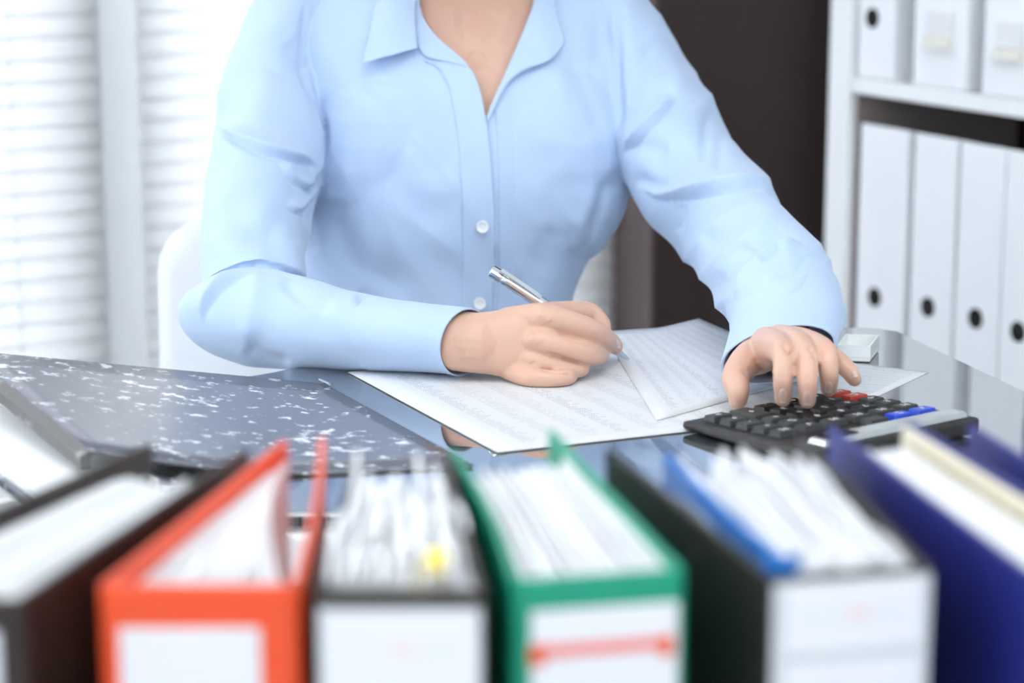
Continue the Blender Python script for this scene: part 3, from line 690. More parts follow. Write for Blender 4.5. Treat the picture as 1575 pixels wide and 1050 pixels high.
MB().box((cmx, cYb - .245, .43), (.45, .42, .07)).build('seat', M_chair, ch, bevel=.03, seg=4)
MB().tube([(cmx, cYb - .24, .395), (cmx, cYb - .24, .09)], .025, 16).build('column', M_chrome, ch, smooth=True)
for k in range(5):
    a = R(72 * k + 20); e = (cmx + .27 * math.cos(a), cYb - .24 + .27 * math.sin(a), .07)
    lg = MB().tube([(cmx, cYb - .24, .1), e], [.024, .016], 10).build('leg', M_chrome, ch, smooth=True)
    MB().tube([(e[0] - .012, e[1], .028), (e[0] + .012, e[1], .028)], .027, 14).build('caster', M_hole, lg, smooth=False)
MB().tube([(cmx, cYb - .08, .40), (cmx, cYb + .03, .42), (cmx, cYb + .035, .6)], .02, 10).build('back_bracket', M_chrome, ch, smooth=True)
#@@PERSON
# ------------------------------------------------------------------ the seated person
person_root = None
def pair_rings(pairs, Ds, hb, k=5, n=40, e=2.0):
    """tube whose two silhouettes run through pixel pairs at given depths; hb: half thickness across"""
    A_ = catmull([P(*p[0], d) for p, d in zip(pairs, Ds)], k); B_ = catmull([P(*p[1], d) for p, d in zip(pairs, Ds)], k)
    H = catmull([[h] for h in (hb if hasattr(hb, '__len__') else [hb] * len(pairs))], k)
    C = [(a + b) / 2 for a, b in zip(A_, B_)]; rs = []
    for i in range(len(C)):
        t = C[min(i + 1, len(C) - 1)] - C[max(i - 1, 0)]; t /= np.linalg.norm(t)
        a = (A_[i] - B_[i]) / 2; b = np.cross(t, a); nb = np.linalg.norm(b); b = b / (nb + 1e-9) * H[i][0]
        ring = []
        for j in range(n):
            q = 2 * math.pi * j / n; c_, s_ = math.cos(q), math.sin(q)
            ring.append(C[i] + a * np.sign(c_) * abs(c_) ** (2 / e) + b * np.sign(s_) * abs(s_) ** (2 / e))
        rs.append(ring)
    return rs
def capped(rs):                               # rounded ends
    out = list(rs)
    for end in (0, -1):
        r0 = np.array(out[end]); r1 = np.array(out[1 if end == 0 else -2]); c0 = r0.mean(0); d = c0 - r1.mean(0); d /= np.linalg.norm(d) + 1e-9
        rad = np.linalg.norm(r0 - c0, axis=1).min()
        for q in (30, 60, 80):
            ring = [c0 + (p - c0) * math.cos(R(q)) + d * rad * .7 * math.sin(R(q)) for p in r0]
            if end == 0: out.insert(0, ring)
            else: out.append(ring)
    return out
def limb(pts, rad, k=5, n=18):
    pts = catmull(pts, k); rad = [x[0] for x in catmull([[r] for r in rad], k)]
    return MBtube_round(pts, rad, n)
def MBtube_round(pts, rad, n):
    p0, p1 = np.array(pts[0]), np.array(pts[1]); d0 = (p0 - p1) / np.linalg.norm(p0 - p1)
    q0, q1 = np.array(pts[-1]), np.array(pts[-2]); d1 = (q0 - q1) / np.linalg.norm(q0 - q1)
    P_ = [p0 + d0 * rad[0] * math.sin(R(a)) for a in (85, 60, 30)] + list(pts) + [q0 + d1 * rad[-1] * math.sin(R(a)) for a in (30, 60, 85)]
    r_ = [rad[0] * math.cos(R(a)) for a in (85, 60, 30)] + list(rad) + [rad[-1] * math.cos(R(a)) for a in (30, 60, 85)]
    return MB().tube(P_, r_, n)
def ellipsoid(c, ax, rot=None, n=24, m=14):
    rs = []
    for i in range(m + 1):
        ph = -math.pi / 2 + math.pi * (i + .02) / (m + .04)
        ring = []
        for j in range(n):
            q = 2 * math.pi * j / n
            v = Vector((ax[0] * math.cos(ph) * math.cos(q), ax[1] * math.cos(ph) * math.sin(q), ax[2] * math.sin(ph)))
            if rot is not None: v = rot @ v
            ring.append(Vector(c) + v)
        rs.append(ring)
    return MB().rings(rs)
def remesh(parts, voxel, smooth, fac=.5):
    mb = MB()
    for p in parts: mb.add(p.v, p.f)
    o = mb.build('tmp', M_shirt)
    m = o.modifiers.new('r', 'REMESH'); m.mode = 'VOXEL'; m.voxel_size = voxel; m.adaptivity = 0
    if smooth: s = o.modifiers.new('s', 'SMOOTH'); s.factor = fac; s.iterations = smooth
    dg = bpy.context.evaluated_depsgraph_get(); dg.update()
    me = bpy.data.meshes.new_from_object(o.evaluated_get(dg), depsgraph=dg)
    old = o.data; bpy.data.objects.remove(o); bpy.data.meshes.remove(old)
    n = len(me.vertices); V = np.empty(n * 3); me.vertices.foreach_get('co', V); V = V.reshape(-1, 3)
    Nn = np.empty(n * 3); me.vertices.foreach_get('normal', Nn); Nn = Nn.reshape(-1, 3)
    return me, V, Nn
def sculpt(V, N, strokes):
    """push pleats and creases into a surface along strokes (pixel polyline, width px, depth m, kind)"""
    px, D = proj(V); face = ((CAM - V) * N).sum(1) / np.linalg.norm(CAM - V, axis=1)
    disp = np.zeros(len(V))
    for pts, w_, amp, kind in strokes:
        q = np.array(catmull([np.array(p, float) for p in pts], 4)); lo = q.min(0) - 4 * w_; hi = q.max(0) + 4 * w_
        idx = np.where((face > 0.02) & (px[:, 0] > lo[0]) & (px[:, 0] < hi[0]) & (px[:, 1] > lo[1]) & (px[:, 1] < hi[1]))[0]
        if len(idx) == 0: continue
        X = px[idx]; best = np.full(len(idx), 1e9); sg = np.zeros(len(idx)); tt = np.zeros(len(idx))
        L = np.linalg.norm(np.diff(q, axis=0), axis=1); cum = np.concatenate([[0], np.cumsum(L)]) / L.sum()
        for i in range(len(q) - 1):
            d = q[i + 1] - q[i]; l2 = (d * d).sum() + 1e-9
            t = np.clip(((X - q[i]) @ d) / l2, 0, 1); r = X - q[i] - t[:, None] * d; dist = np.linalg.norm(r, axis=1)
            m = dist < best; best[m] = dist[m]; sg[m] = np.sign(d[0] * r[m, 1] - d[1] * r[m, 0]); tt[m] = cum[i] + t[m] * (cum[i + 1] - cum[i])
        tap = np.clip(np.minimum(tt / .22, (1 - tt) / .22), 0, 1); tap = tap * tap * (3 - 2 * tap)
        x = best / w_
        if kind == 'g': h = -np.exp(-x * x)
        elif kind == 'r': h = np.exp(-x * x)
        elif kind == 's': h = -sg * x * np.exp(.5 - .5 * x * x)
        else:                                  # 'f': a lip on the upper/left side of the stroke that overhangs the other
            xs = -sg * x; h = np.exp(-np.maximum(xs, 0) / 1.7) / (1 + np.exp(-np.clip(xs / .11, -40, 40))) - .4 * np.exp(-((xs + .22) / .34) ** 2)
        disp[idx] += amp * h * tap * np.clip(face[idx] * 3, 0, 1)
    return V + N * disp[:, None]
def mesh_from(name, me, V, m, parent, drop=None):
    me.vertices.foreach_set('co', (V - np.array(wloc(parent) if parent else (0, 0, 0))).ravel()); me.update()
    if drop is not None:
        bm = bmesh.new(); bm.from_mesh(me); bm.verts.ensure_lookup_table()
        bmesh.ops.delete(bm, geom=[bm.verts[i] for i in np.where(drop)[0]], context='VERTS'); bm.to_mesh(me); bm.free()
    me.materials.clear(); me.materials.append(m); me.shade_smooth(); me.name = name
    o = bpy.data.objects.new(name, me); COL.objects.link(o)
    if parent: o.parent = parent
    return o

# --- shirt body and sleeves
torso_rows = [(-112, 662, 832, 2.285, .056), (-85, 620, 872, 2.28, .064), (-58, 555, 925, 2.275, .072), (-30, 490, 965, 2.27, .08), (5, 448, 992, 2.262, .088), (60, 440, 988, 2.255, .098), (150, 462, 974, 2.245, .108),
              (250, 478, 957, 2.245, .116), (330, 472, 936, 2.25, .110), (400, 470, 902, 2.26, .102), (460, 476, 878, 2.265, .098), (540, 476, 882, 2.27, .102), (640, 455, 920, 2.275, .115), (740, 445, 940, 2.28, .115)]
def torso(ins_w=0.0, ins_d=0.0, rows=torso_rows, n=72):
    q = catmull([list(r) for r in rows], 5); rs = []
    for y, xl, xr, D, hd in q:
        c = P((xl + xr) / 2, y, D); hw = (xr - xl) / 2 / F * D - ins_w; ring = []
        for j in range(n):
            a = 2 * math.pi * j / n; c_, s_ = math.cos(a), math.sin(a); e = 2.35
            ring.append(c + np.array([hw * np.sign(c_) * abs(c_) ** (2 / e), (hd - ins_d) * np.sign(s_) * abs(s_) ** (2 / e), 0]))
        rs.append(ring)
    return MB().rings(rs)
RA_up = ([((425, -45), (540, 30)), ((382, 20), (492, 95)), ((352, 100), (486, 150)), ((334, 170), (497, 200)), ((327, 240), (496, 262)), ((315, 310), (480, 318)), ((310, 380), (468, 382)), ((313, 430), (472, 428)), ((325, 468), (476, 462))],
         [2.265, 2.255, 2.235, 2.205, 2.165, 2.115, 2.065, 2.03, 2.005], [.06, .07, .072, .074, .072, .066, .062, .06, .05])
RA_fo = ([((330, 452), (318, 520)), ((352, 430), (338, 545)), ((400, 417), (385, 562)), ((455, 424), (450, 568)), ((510, 440), (510, 569)), ((575, 458), (572, 569)), ((640, 466), (632, 570)), ((690, 471), (672, 572)), ((716, 474), (690, 574))],
         [2.0, 1.985, 1.968, 1.945, 1.925, 1.908, 1.893, 1.882, 1.876], [.03, .042, .046, .044, .042, .039, .037, .035, .034])
LA = ([((960, -48), (890, 50)), ((1005, 13), (925, 120)), ((1042, 70), (945, 190)), ((1068, 118), (957, 240)), ((1101, 162), (968, 282)), ((1120, 212), (984, 318)), ((1150, 250), (1000, 340)), ((1183, 286), (1020, 355)), ((1199, 322), (1044, 368)), ((1206, 348), (1060, 386)), ((1238, 374), (1077, 414)), ((1270, 404), (1097, 452)), ((1291, 446), (1120, 482)), ((1297, 480), (1126, 506)), ((1291, 506), (1120, 536))],
      [2.262, 2.255, 2.24, 2.22, 2.195, 2.165, 2.14, 2.11, 2.07, 2.04, 2.0, 1.955, 1.91, 1.875, 1.845], [.06, .07, .07, .068, .066, .063, .060, .058, .054, .051, .048, .046, .040, .034, .027])
tor = torso()
parts_shirt = [tor] + [MB().rings(capped(pair_rings(*[c[:len(c) - k] for c in q]))) for q, k in ((RA_up, 0), (RA_fo, 2), (LA, 1))]
bust = [ellipsoid(P(612, 250, 2.222), (.09, .085, .11)), ellipsoid(P(838, 245, 2.222), (.085, .085, .11))]
me_s, V, N = remesh(parts_shirt + bust, 0.0023, 4)
strokes = [
    # arm on the left of the picture
    ([(334, 188), (350, 207), (371, 222), (410, 238), (452, 248), (486, 256)], 11, .0115, 'f'),
    ([(484, 300), (492, 255), (494, 215), (490, 170), (477, 120)], 10, .007, 'f'),
    ([(425, 250), (448, 277), (470, 288), (490, 284)], 10, .006, 'f'),
    ([(436, 312), (455, 326), (475, 312), (496, 284)], 10, .006, 'f'),
    ([(497, 255), (486, 282), (466, 300)], 5, .006, 'g'),
    ([(460, 85), (477, 145), (496, 195), (499, 245)], 7, .006, 'g'),
    ([(440, 60), (455, 85), (478, 110)], 16, .004, 'g'),
    ([(345, 300), (385, 345), (440, 365)], 28, .005, 'g'),
    ([(330, 350), (360, 390), (420, 408)], 22, .004, 'r'),
    ([(420, 110), (400, 160), (395, 200)], 24, .0035, 'r'),
    ([(470, 318), (476, 352), (484, 395)], 8, .003, 'g'),
    ([(314, 500), (322, 468), (345, 440), (372, 424), (402, 417), (440, 420), (482, 434)], 11, .0105, 'f'),
    # forearm
    ([(400, 425), (392, 470), (380, 530)], 16, .004, 'r'), ([(430, 425), (470, 462), (520, 470)], 12, .0045, 'g'), ([(545, 452), (575, 468), (560, 490)], 14, .004, 'g'),
    ([(375, 530), (410, 552), (450, 560)], 12, .004, 'g'), ([(470, 480), (520, 520), (560, 545)], 20, .002, 'g'),
    # trunk
    ([(555, 98), (600, 150), (650, 225), (690, 300)], 26, .0055, 'g'), ([(505, 20), (530, 70), (560, 110), (585, 160)], 20, .005, 'g'), ([(470, 0), (464, 55), (466, 100)], 5, .0025, 'g'),
    ([(585, 250), (640, 310), (690, 350)], 30, .003, 'g'), ([(505, 300), (515, 360), (560, 420), (640, 450)], 26, .006, 'g'),
    ([(870, 80), (905, 150), (930, 210)], 18, .004, 'g'), ([(958, 255), (925, 310), (900, 380), (880, 430)], 14, .006, 'g'), ([(935, 300), (900, 330), (890, 400)], 18, .004, 'r'),
    ([(910, 20), (925, 60), (915, 110)], 16, .004, 'g'), ([(960, -5), (952, 60), (951, 140), (957, 215)], 6, .0045, 'g'), ([(780, 250), (800, 330), (790, 430)], 24, .003, 'g'), ([(850, 340), (830, 400), (800, 460)], 24, .004, 'g'),
    # arm on the right of the picture
    ([(958, 238), (985, 210), (1010, 185), (1042, 155)], 8, .012, 'f'), ([(955, 232), (985, 225), (1030, 235)], 14, .004, 'g'), ([(1008, 60), (985, 110), (975, 170)], 12, .0035, 'g'), ([(1025, 70), (1040, 130), (1040, 160)], 14, .003, 'r'),
    ([(985, 290), (1020, 304), (1055, 302), (1110, 294), (1155, 290), (1178, 302), (1195, 325)], 10, .0125, 'f'), ([(975, 270), (1005, 284), (1040, 288)], 10, .004, 'g'),
    ([(1096, 165), (1085, 205), (1083, 255)], 9, .004, 'g'), ([(1112, 200), (1106, 240), (1110, 275)], 9, .003, 'g'), ([(1048, 310), (1044, 335), (1038, 360)], 6, .003, 'g'),
    ([(1235, 373), (1205, 378), (1178, 388), (1150, 420), (1128, 462)], 9, .0125, 'f'), ([(1208, 388), (1188, 398), (1172, 408)], 6, .005, 'g'), ([(1075, 372), (1120, 366), (1170, 372)], 16, .0045, 'g'), ([(1105, 430), (1130, 400), (1165, 378)], 12, .004, 'r'),
    ([(1225, 395), (1258, 430), (1268, 485)], 20, .0025, 'g'), ([(1170, 440), (1215, 452), (1250, 485)], 16, .003, 'r'),
    ([(1124, 488), (1150, 478), (1200, 470), (1245, 486), (1284, 505)], 4, .003, 'g'), ([(572, 460), (568, 510), (572, 566)], 4, .002, 'g'),
]
V = sculpt(V, N, strokes)
from mathutils import noise as mnoise
def pleats(V, px, ax, wl, wa, amp, mask):
    ax = np.array(ax, float); ax /= np.linalg.norm(ax); a = px @ ax; b = px @ np.array([-ax[1], ax[0]]); idx = np.where(mask)[0]; h = np.zeros(len(V))
    for i in idx:
        n0 = mnoise.noise((a[i] / wa * .8 + 7, b[i] / wa, 3.1)) * 28
        h[i] = amp * (1 - 2.2 * abs(mnoise.noise(((a[i] + n0) / wl, b[i] / wa, 0.3))))
    return h
px0, D0 = proj(V)
rightarm = np.clip((px0[:, 0] - 975) / 50, 0, 1); leftarm = np.clip((470 - px0[:, 0]) / 40, 0, 1) * np.clip((430 - px0[:, 1]) / 40, 0, 1)
V = V + N * (pleats(V, px0, (.62, .78), 54, 170, .0033, rightarm > 0) * rightarm + pleats(V, px0, (.45, .9), 70, 190, .0024, leftarm > 0) * leftarm)[:, None]
mid = np.clip(1 - rightarm - leftarm, 0, 1)
V = V + N * (pleats(V, px0, (.8, -.6), 75, 260, .0024, (mid > 0) & (px0[:, 1] < 600) & (px0[:, 1] > -60)) * mid * np.clip((590 - px0[:, 1]) / 120, 0, 1))[:, None]
wob = 0.0006 * (np.sin(V[:, 0] * 61 + 2 * np.sin(V[:, 2] * 47)) * np.sin(V[:, 2] * 53 + V[:, 1] * 41 + 1.3 * np.sin(V[:, 0] * 71)))
V = V + N * wob[:, None]
tri = []
for p in me_s.polygons: tri.append(tuple(p.vertices))
BV = BVHTree.FromPolygons([tuple(v) for v in V], tri)

# --- skin: head, neck, chest, arms and hands as one surface
def fing(j, n=16): return limb([P(*q[:3]) for q in j], [q[3] for q in j], 5, n)
skin = [torso(.05, .0075, torso_rows[1:9])]
NC = P(742, -20, 2.255)
skin.append(limb([P(740, 130, 2.262), P(742, 40, 2.258), P(744, -60, 2.25), P(746, -180, 2.225)], [.052, .055, .0545, .055]))
HC = np.array([-.028, 2.13, 1.235]); Rh = Matrix.Rotation(R(22), 3, 'X')
def hd(x, y, z): return tuple(Vector(HC) + Rh @ Vector((x, y, z)))
def head_rings(rows, n=36, e=2.2):
    q = catmull([list(r) for r in rows], 3); rs = []
    for z, w_, f_, b_ in q:
        cy, hy = (f_ + b_) / 2, (b_ - f_) / 2
        rs.append([hd(w_ * np.sign(math.cos(t)) * abs(math.cos(t)) ** (2 / e), cy + hy * np.sign(math.sin(t)) * abs(math.sin(t)) ** (2 / e), z) for t in [2 * math.pi * k / n for k in range(n)]])
    return MB().rings(rs)
skin += [head_rings([(-.119, .012, -.074, -.045), (-.113, .024, -.084, -.03), (-.098, .036, -.089, -.01), (-.078, .047, -.090, .01), (-.055, .055, -.089, .03), (-.03, .061, -.088, .055), (0, .066, -.084, .08), (.022, .069, -.091, .092), (.05, .0715, -.089, .099), (.08, .066, -.071, .092), (.103, .049, -.042, .07), (.116, .02, -.01, .035)]),
         limb([hd(0, -.083, .012), hd(0, -.091, -.012), hd(0, -.101, -.032)], [.0055, .0062, .0085]), ellipsoid(hd(.0105, -.093, -.037), (.0065, .009, .006), Rh), ellipsoid(hd(-.0105, -.093, -.037), (.0065, .009, .006), Rh),
         ellipsoid(hd(0, -.086, -.064), (.021, .009, .0055), Rh), ellipsoid(hd(0, -.085, -.074), (.018, .009, .006), Rh), ellipsoid(hd(0, -.078, -.102), (.016, .012, .012), Rh),
         ellipsoid(hd(.069, .012, -.022), (.008, .017, .029), Rh), ellipsoid(hd(-.069, .012, -.022), (.008, .017, .029), Rh),
         ellipsoid(hd(.031, -.0755, .0035), (.0155, .0125, .0085), Rh), ellipsoid(hd(-.031, -.0755, .0035), (.0155, .0125, .0085), Rh)]
# arms inside the sleeves
def mids(q, i0, i1): return [(P(*a, d) + P(*b, d)) / 2 for (a, b), d in list(zip(q[0], q[1]))[i0:i1]]
skin.append(limb(mids(RA_up, 1, 9), [.036, .036, .035, .034, .033, .032, .031, .03]))
skin.append(limb(mids(RA_fo, 1, 9) + [P(735, 526, 1.868)], [.026, .028, .028, .028, .027, .026, .025, .0245, .0235]))
skin.append(limb(mids(LA, 1, 15)[:-4] + [P(1203, 503, 1.88), P(1196, 535, 1.815)], [.036, .036, .036, .035, .034, .033, .032, .031, .030, .029, .024, .0185]))
# writing hand
wh = ([((695, 482), (680, 566)), ((741, 480), (705, 571)), ((782, 475), (752, 576)), ((812, 471), (792, 583)), ((832, 476), (815, 584))], [1.870, 1.869, 1.868, 1.868, 1.870], [.019, .019, .0185, .017, .011])
skin.append(MB().rings(capped(pair_rings(*wh, e=2.3))))
skin += [fing([(780, 493, 1.872, .011), (836, 488, 1.860, .0114), (882, 498, 1.864, .0098), (915, 511, 1.880, .0096), (936, 524, 1.910, .0082), (946.5, 532.5, 1.934, .0067)]),
         fing([(780, 522, 1.872, .011), (826, 523, 1.857, .0112), (868, 533.5, 1.856, .0089), (906, 542.5, 1.867, .0091), (920, 546, 1.892, .0080), (926, 541, 1.918, .0070)]),
         fing([(780, 548, 1.872, .010), (812, 552, 1.859, .0096), (852, 561.5, 1.858, .0074), (884, 567, 1.864, .0074), (894, 566, 1.876, .0068), (890, 563, 1.886, .0060)]),
         fing([(780, 566, 1.868, .009), (811, 578, 1.851, .0086), (843, 582, 1.846, .0069), (869, 580.5, 1.850, .0066), (878, 577, 1.860, .0060), (873, 573, 1.868, .0055)]),
         fing([(765, 500, 1.885, .012), (815, 492, 1.908, .0135), (862, 482, 1.938, .0104), (904, 481, 1.956, .0092), (922, 496, 1.957, .0086), (928, 505, 1.955, .0072)]),
         fing([(790, 500, 1.88, .013), (835, 500, 1.895, .012), (870, 505, 1.915, .010)]),
         fing([(850, 511, 1.866, .008), (884, 518, 1.869, .0075), (908, 528, 1.882, .007)]), fing([(830, 567, 1.859, .0065), (858, 571.5, 1.858, .006), (876, 572.5, 1.864, .006)]), fing([(840, 546, 1.870, .007), (880, 554, 1.876, .007)])]
# hand on the calculator
skin += [fing([(1176, 532, 1.835, .0165), (1187, 533, 1.78, .0140), (1198, 536, 1.735, .0112), (1205, 550, 1.702, .0082), (1204, 583, 1.693, .0073), (1204.4, 613, 1.703, .0062)], 18),
         fing([(1190, 530, 1.835, .0170), (1209, 529, 1.785, .0142), (1228, 532, 1.738, .0110), (1241, 551, 1.702, .0084), (1242, 588, 1.690, .0074), (1241.7, 616, 1.699, .0063)], 18),
         fing([(1202, 531, 1.835, .0165), (1230, 530, 1.785, .0135), (1257, 535, 1.745, .0106), (1271, 545, 1.712, .0084), (1275, 575, 1.704, .0072), (1274.5, 598, 1.719, .0061)], 18),
         fing([(1212, 536, 1.835, .0150), (1248, 542, 1.795, .0122), (1277, 551, 1.768, .0093), (1294, 559, 1.742, .0074), (1306, 571, 1.733, .0066), (1314, 583, 1.734, .0056)], 18),
         fing([(1172, 538, 1.83, .0150), (1147, 557, 1.79, .0128), (1132, 580, 1.765, .0108), (1135, 600, 1.752, .0089), (1135, 615, 1.752, .0072)], 18),
         fing([(1172, 540, 1.82, .014), (1168, 556, 1.795, .0105)], 16),
         fing([(1158, 560, 1.795, .0085), (1178, 555, 1.785, .0085), (1192, 546, 1.76, .0085)], 16),
         fing([(1205, 558, 1.83, .012), (1240, 558, 1.81, .011)], 16)]
me_k, VK, NK = remesh(skin, 0.0013, 2, .4)
sk = [
    ([(846, 503), (868, 516), (894, 525.5), (917, 531), (936, 541)], 2.2, .0024, 'g'), ([(838, 541), (868, 551.5), (903, 561)], 2.0, .0032, 'g'), ([(828, 566), (856, 572), (886, 575)], 2.0, .003, 'g'),
    ([(826, 480), (838, 486), (846, 496)], 8, .0016, 'r'), ([(818, 515), (826, 522), (832, 528)], 8, .0014, 'r'), ([(806, 548), (814, 553), (820, 558)], 7, .0012, 'r'), ([(912, 504), (918, 513), (915, 522)], 6, .001, 'r'),
    ([(1216, 535), (1221, 552), (1221, 580)], 2.4, .0028, 'g'), ([(1250, 536), (1257, 552), (1258, 580)], 2.4, .0028, 'g'), ([(1243, 532), (1250, 541), (1256, 552)], 3, .002, 'g'), ([(1202, 527), (1211, 537), (1220, 550)], 4, .0016, 'g'),
    ([(1190, 536), (1197, 541), (1206, 545)], 7, .0012, 'r'), ([(1228, 540), (1238, 546), (1248, 551)], 7, .0012, 'r'),
    ([(1140, 566), (1150, 578), (1156, 592)], 2.5, .0014, 'g'), ([(1150, 562), (1156, 572), (1160, 590)], 2.5, .0014, 'g'), ([(1200, 579), (1209, 580), (1213, 581)], 1.6, .0005, 'g'), ([(1236, 583), (1244, 584), (1250, 585)], 1.6, .0005, 'g'),
    # collar bones and the hollow of the neck
    ([(712, 15), (708, 45), (716, 72)], 8, .0022, 'g'), ([(690, 5), (702, 45), (715, 78)], 12, .0018, 'r'), ([(790, 5), (770, 45), (752, 75)], 12, .002, 'r'), ([(768, 20), (757, 50), (748, 70)], 10, .002, 'g'), ([(722, 80), (735, 90), (748, 84)], 14, .002, 'g'), ([(735, 110), (745, 140), (750, 165)], 10, .002, 'g'),
]
VK = sculpt(VK, NK, sk)
BK = BVHTree.FromPolygons([tuple(v) for v in VK], [tuple(p.vertices) for p in me_k.polygons])

px, D = proj(V); face = ((CAM - V) * N).sum(1)
def in_poly(pts, poly):
    x, y = pts[:, 0], pts[:, 1]; c = np.zeros(len(x), bool); j = len(poly) - 1
    for i in range(len(poly)):
        xi, yi = poly[i]; xj, yj = poly[j]
        m = ((yi > y) != (yj > y)) & (x < (xj - xi) * (y - yi) / (yj - yi + 1e-12) + xi); c ^= m; j = i
    return c
Vcut = [(640, -140), (636, -40), (640, 30), (652, 66), (680, 84), (708, 98), (726, 112), (738, 140), (748, 178), (755, 166), (770, 135), (789, 90), (808, 40), (830, -10), (850, -140)]
Vcut = [tuple(p) for p in catmull([np.array(p, float) for p in Vcut], 4)]
drop = in_poly(px, Vcut) & (face > 0)
nck = np.array(P(742, -95, 2.262)); hr = np.hypot(V[:, 0] - nck[0], V[:, 1] - nck[1]); drop |= (hr < .064) & (V[:, 2] > nck[2] - .03)
person = mesh_from('person', me_k, VK - np.array([-.04, 2.2, 0]), M_skin, None); person.location = (-.04, 2.2, 0)
props(person, 'person in a light blue shirt seated at the desk, writing and pressing calculator keys', 'person')
shirt = mesh_from('shirt', me_s, V, M_shirt, person, drop)
shirt['label'] = 'light blue button-up shirt with an open collar'

def cast(x, y, trees, dflt=2.15):
    d = Vector(P(x, y, 1.0) - CAM).normalized(); best = None
    for t in trees:
        h = t.ray_cast(Vector(CAM), d)
        if h[0] is not None and (best is None or h[3] < best): best = h[3]
    return np.array(Vector(CAM) + d * best) if best is not None else P(x, y, dflt)
def patch(name, ra, rb, off, m, parent, trees, thick=.0016, na=5, nb=8, smooth_D=True):
    ra = catmull([np.array(p, float) for p in ra], na); rb = catmull([np.array(p, float) for p in rb], na)
    g = np.array([[cast(*(a * (1 - j / nb) + b * (j / nb)), trees) for j in range(nb + 1)] for a, b in zip(ra, rb)])
    dv = CAM - g; Dn = np.linalg.norm(dv, axis=2, keepdims=True); dv = dv / Dn
    for i in range(len(g)):
        for j in range(nb + 1): g[i, j] += dv[i, j] * off(i / (len(g) - 1), j / nb)
    top = g.reshape(-1, 3); bot = (g - dv * thick).reshape(-1, 3); n = nb + 1; M_ = len(g); k = len(top); fs = []
    for i in range(M_ - 1):
        for j in range(nb):
            a = i * n + j; fs += [(a, a + 1, a + n + 1, a + n), (k + a + n, k + a + n + 1, k + a + 1, k + a)]
    for i in range(M_ - 1):
        a = i * n; fs.append((a, a + n, k + a + n, k + a)); b = a + nb; fs.append((b + n, b, k + b, k + b + n))
    for j in range(nb):
        fs.append((j + 1, j, k + j, k + j + 1)); a = (M_ - 1) * n + j; fs.append((a, a + 1, k + a + 1, k + a))
    return MB().add(list(top) + list(bot), fs).build(name, m, parent, smooth=False)
both = [BV]
def smo(o): 
    o.data.shade_smooth(); b = o.modifiers.new('bevel', 'BEVEL'); b.width = .0005; b.segments = 2; b.limit_method = 'ANGLE'; b.angle_limit = R(50); b.harden_normals = False
    o.data.set_sharp_from_angle(angle=R(50)); return o
smo(patch('front_placket', [(652, 94), (674, 104), (690, 132), (697, 165), (703, 200), (708, 260), (712, 340), (711, 420), (709, 500), (708, 580)],
      [(703, 93), (724, 106), (737, 134), (744, 165), (750, 200), (756, 260), (760, 340), (759, 420), (756, 500), (755, 580)], lambda a, b: .0022 + .0016 * b, M_shirt, shirt, both, .0024))
smo(patch('under_placket', [(752, 168), (762, 175), (766, 240), (768, 330), (768, 420), (766, 500)], [(758, 158), (782, 150), (790, 230), (792, 330), (792, 420), (790, 500)], lambda a, b: .0012 - .0009 * b, M_shirt, shirt, both, .0014))
cb = smo(patch('collar_band', [(632, -60), (634, -25), (637, 20), (640, 60), (655, 86), (690, 95), (712, 101)], [(652, -60), (645, -25), (646, 10), (656, 36), (674, 58), (697, 78), (722, 101)], lambda a, b: .0045, M_shirt, shirt, both, .003))
smo(patch('collar_leaf', [(589, -60), (584, -25), (575, 20), (566, 62), (557, 97)], [(648, -60), (642, -25), (638, 15), (640, 50), (642, 74)], lambda a, b: .010 + .004 * math.sin(math.pi * b) + (.004 * a) * (1 - b), M_shirt, shirt, both, .0022, 6, 10))
smo(patch('collar_leaf', [(838, -60), (827, -25), (818, 14), (803, 52), (787, 90), (772, 124), (760, 150), (749, 178)], [(876, -60), (862, -25), (852, 8), (866, 62), (845, 92), (806, 108), (778, 132), (751, 186)], lambda a, b: .008 + .003 * math.sin(math.pi * b) * (1 - a), M_shirt, shirt, both, .0022, 6, 10))
# collar round the back of the neck
rs = []
for z_, r_ in ((-.022, .066), (.014, .064), (.015, .068), (-.024, .080)):
    rs.append([nck + np.array([r_ * 1.0 * math.cos(q), r_ * .98 * math.sin(q), z_ + .012 * math.sin(q)]) for q in [R(-45 + 270 * k / 20) for k in range(21)]])
cbm = MB(); n_ = 21
cbm.add([p for r_ in rs for p in r_], [(i * n_ + k, i * n_ + k + 1, ((i + 1) % 4) * n_ + k + 1, ((i + 1) % 4) * n_ + k) for i in range(4) for k in range(20)]).build('collar_back', M_shirt, shirt, smooth=True)
def button(x, y, trees, off=.0062):
    c = cast(x, y, trees); v = CAM - c; v /= np.linalg.norm(v); v = v * .9 + np.array([0, 0, -.1]); v /= np.linalg.norm(v); c = c + v * off
    a = np.cross(v, [0, 0, 1.0]); a /= np.linalg.norm(a); b = np.cross(a, v); rs = []
    for r_, h in ((.0042, -.0012), (.0057, -.0010), (.0060, .0001), (.0056, .0010), (.0046, .0010), (.0040, .0004), (.0005, .0003)):
        rs.append([c + v * h + r_ * (a * math.cos(q) + b * math.sin(q)) for q in [k * math.pi / 12 for k in range(24)]])
    bt = MB().rings(rs).build('button', M_button, shirt, smooth=True); bt['label'] = 'pearly white button'
    for i in range(4):
        q = math.pi / 4 + i * math.pi / 2; cc = c + v * .0003 + .0014 * (a * math.cos(q) + b * math.sin(q))
        MB().rings([[cc + v * h + .00055 * (a * math.cos(t) + b * math.sin(t)) for t in [k * math.pi / 4 for k in range(8)]] for h in (-.0003, .0004)]).build('thread_hole', M_pale, bt)
button(742, 348, both); button(738, 466, both)
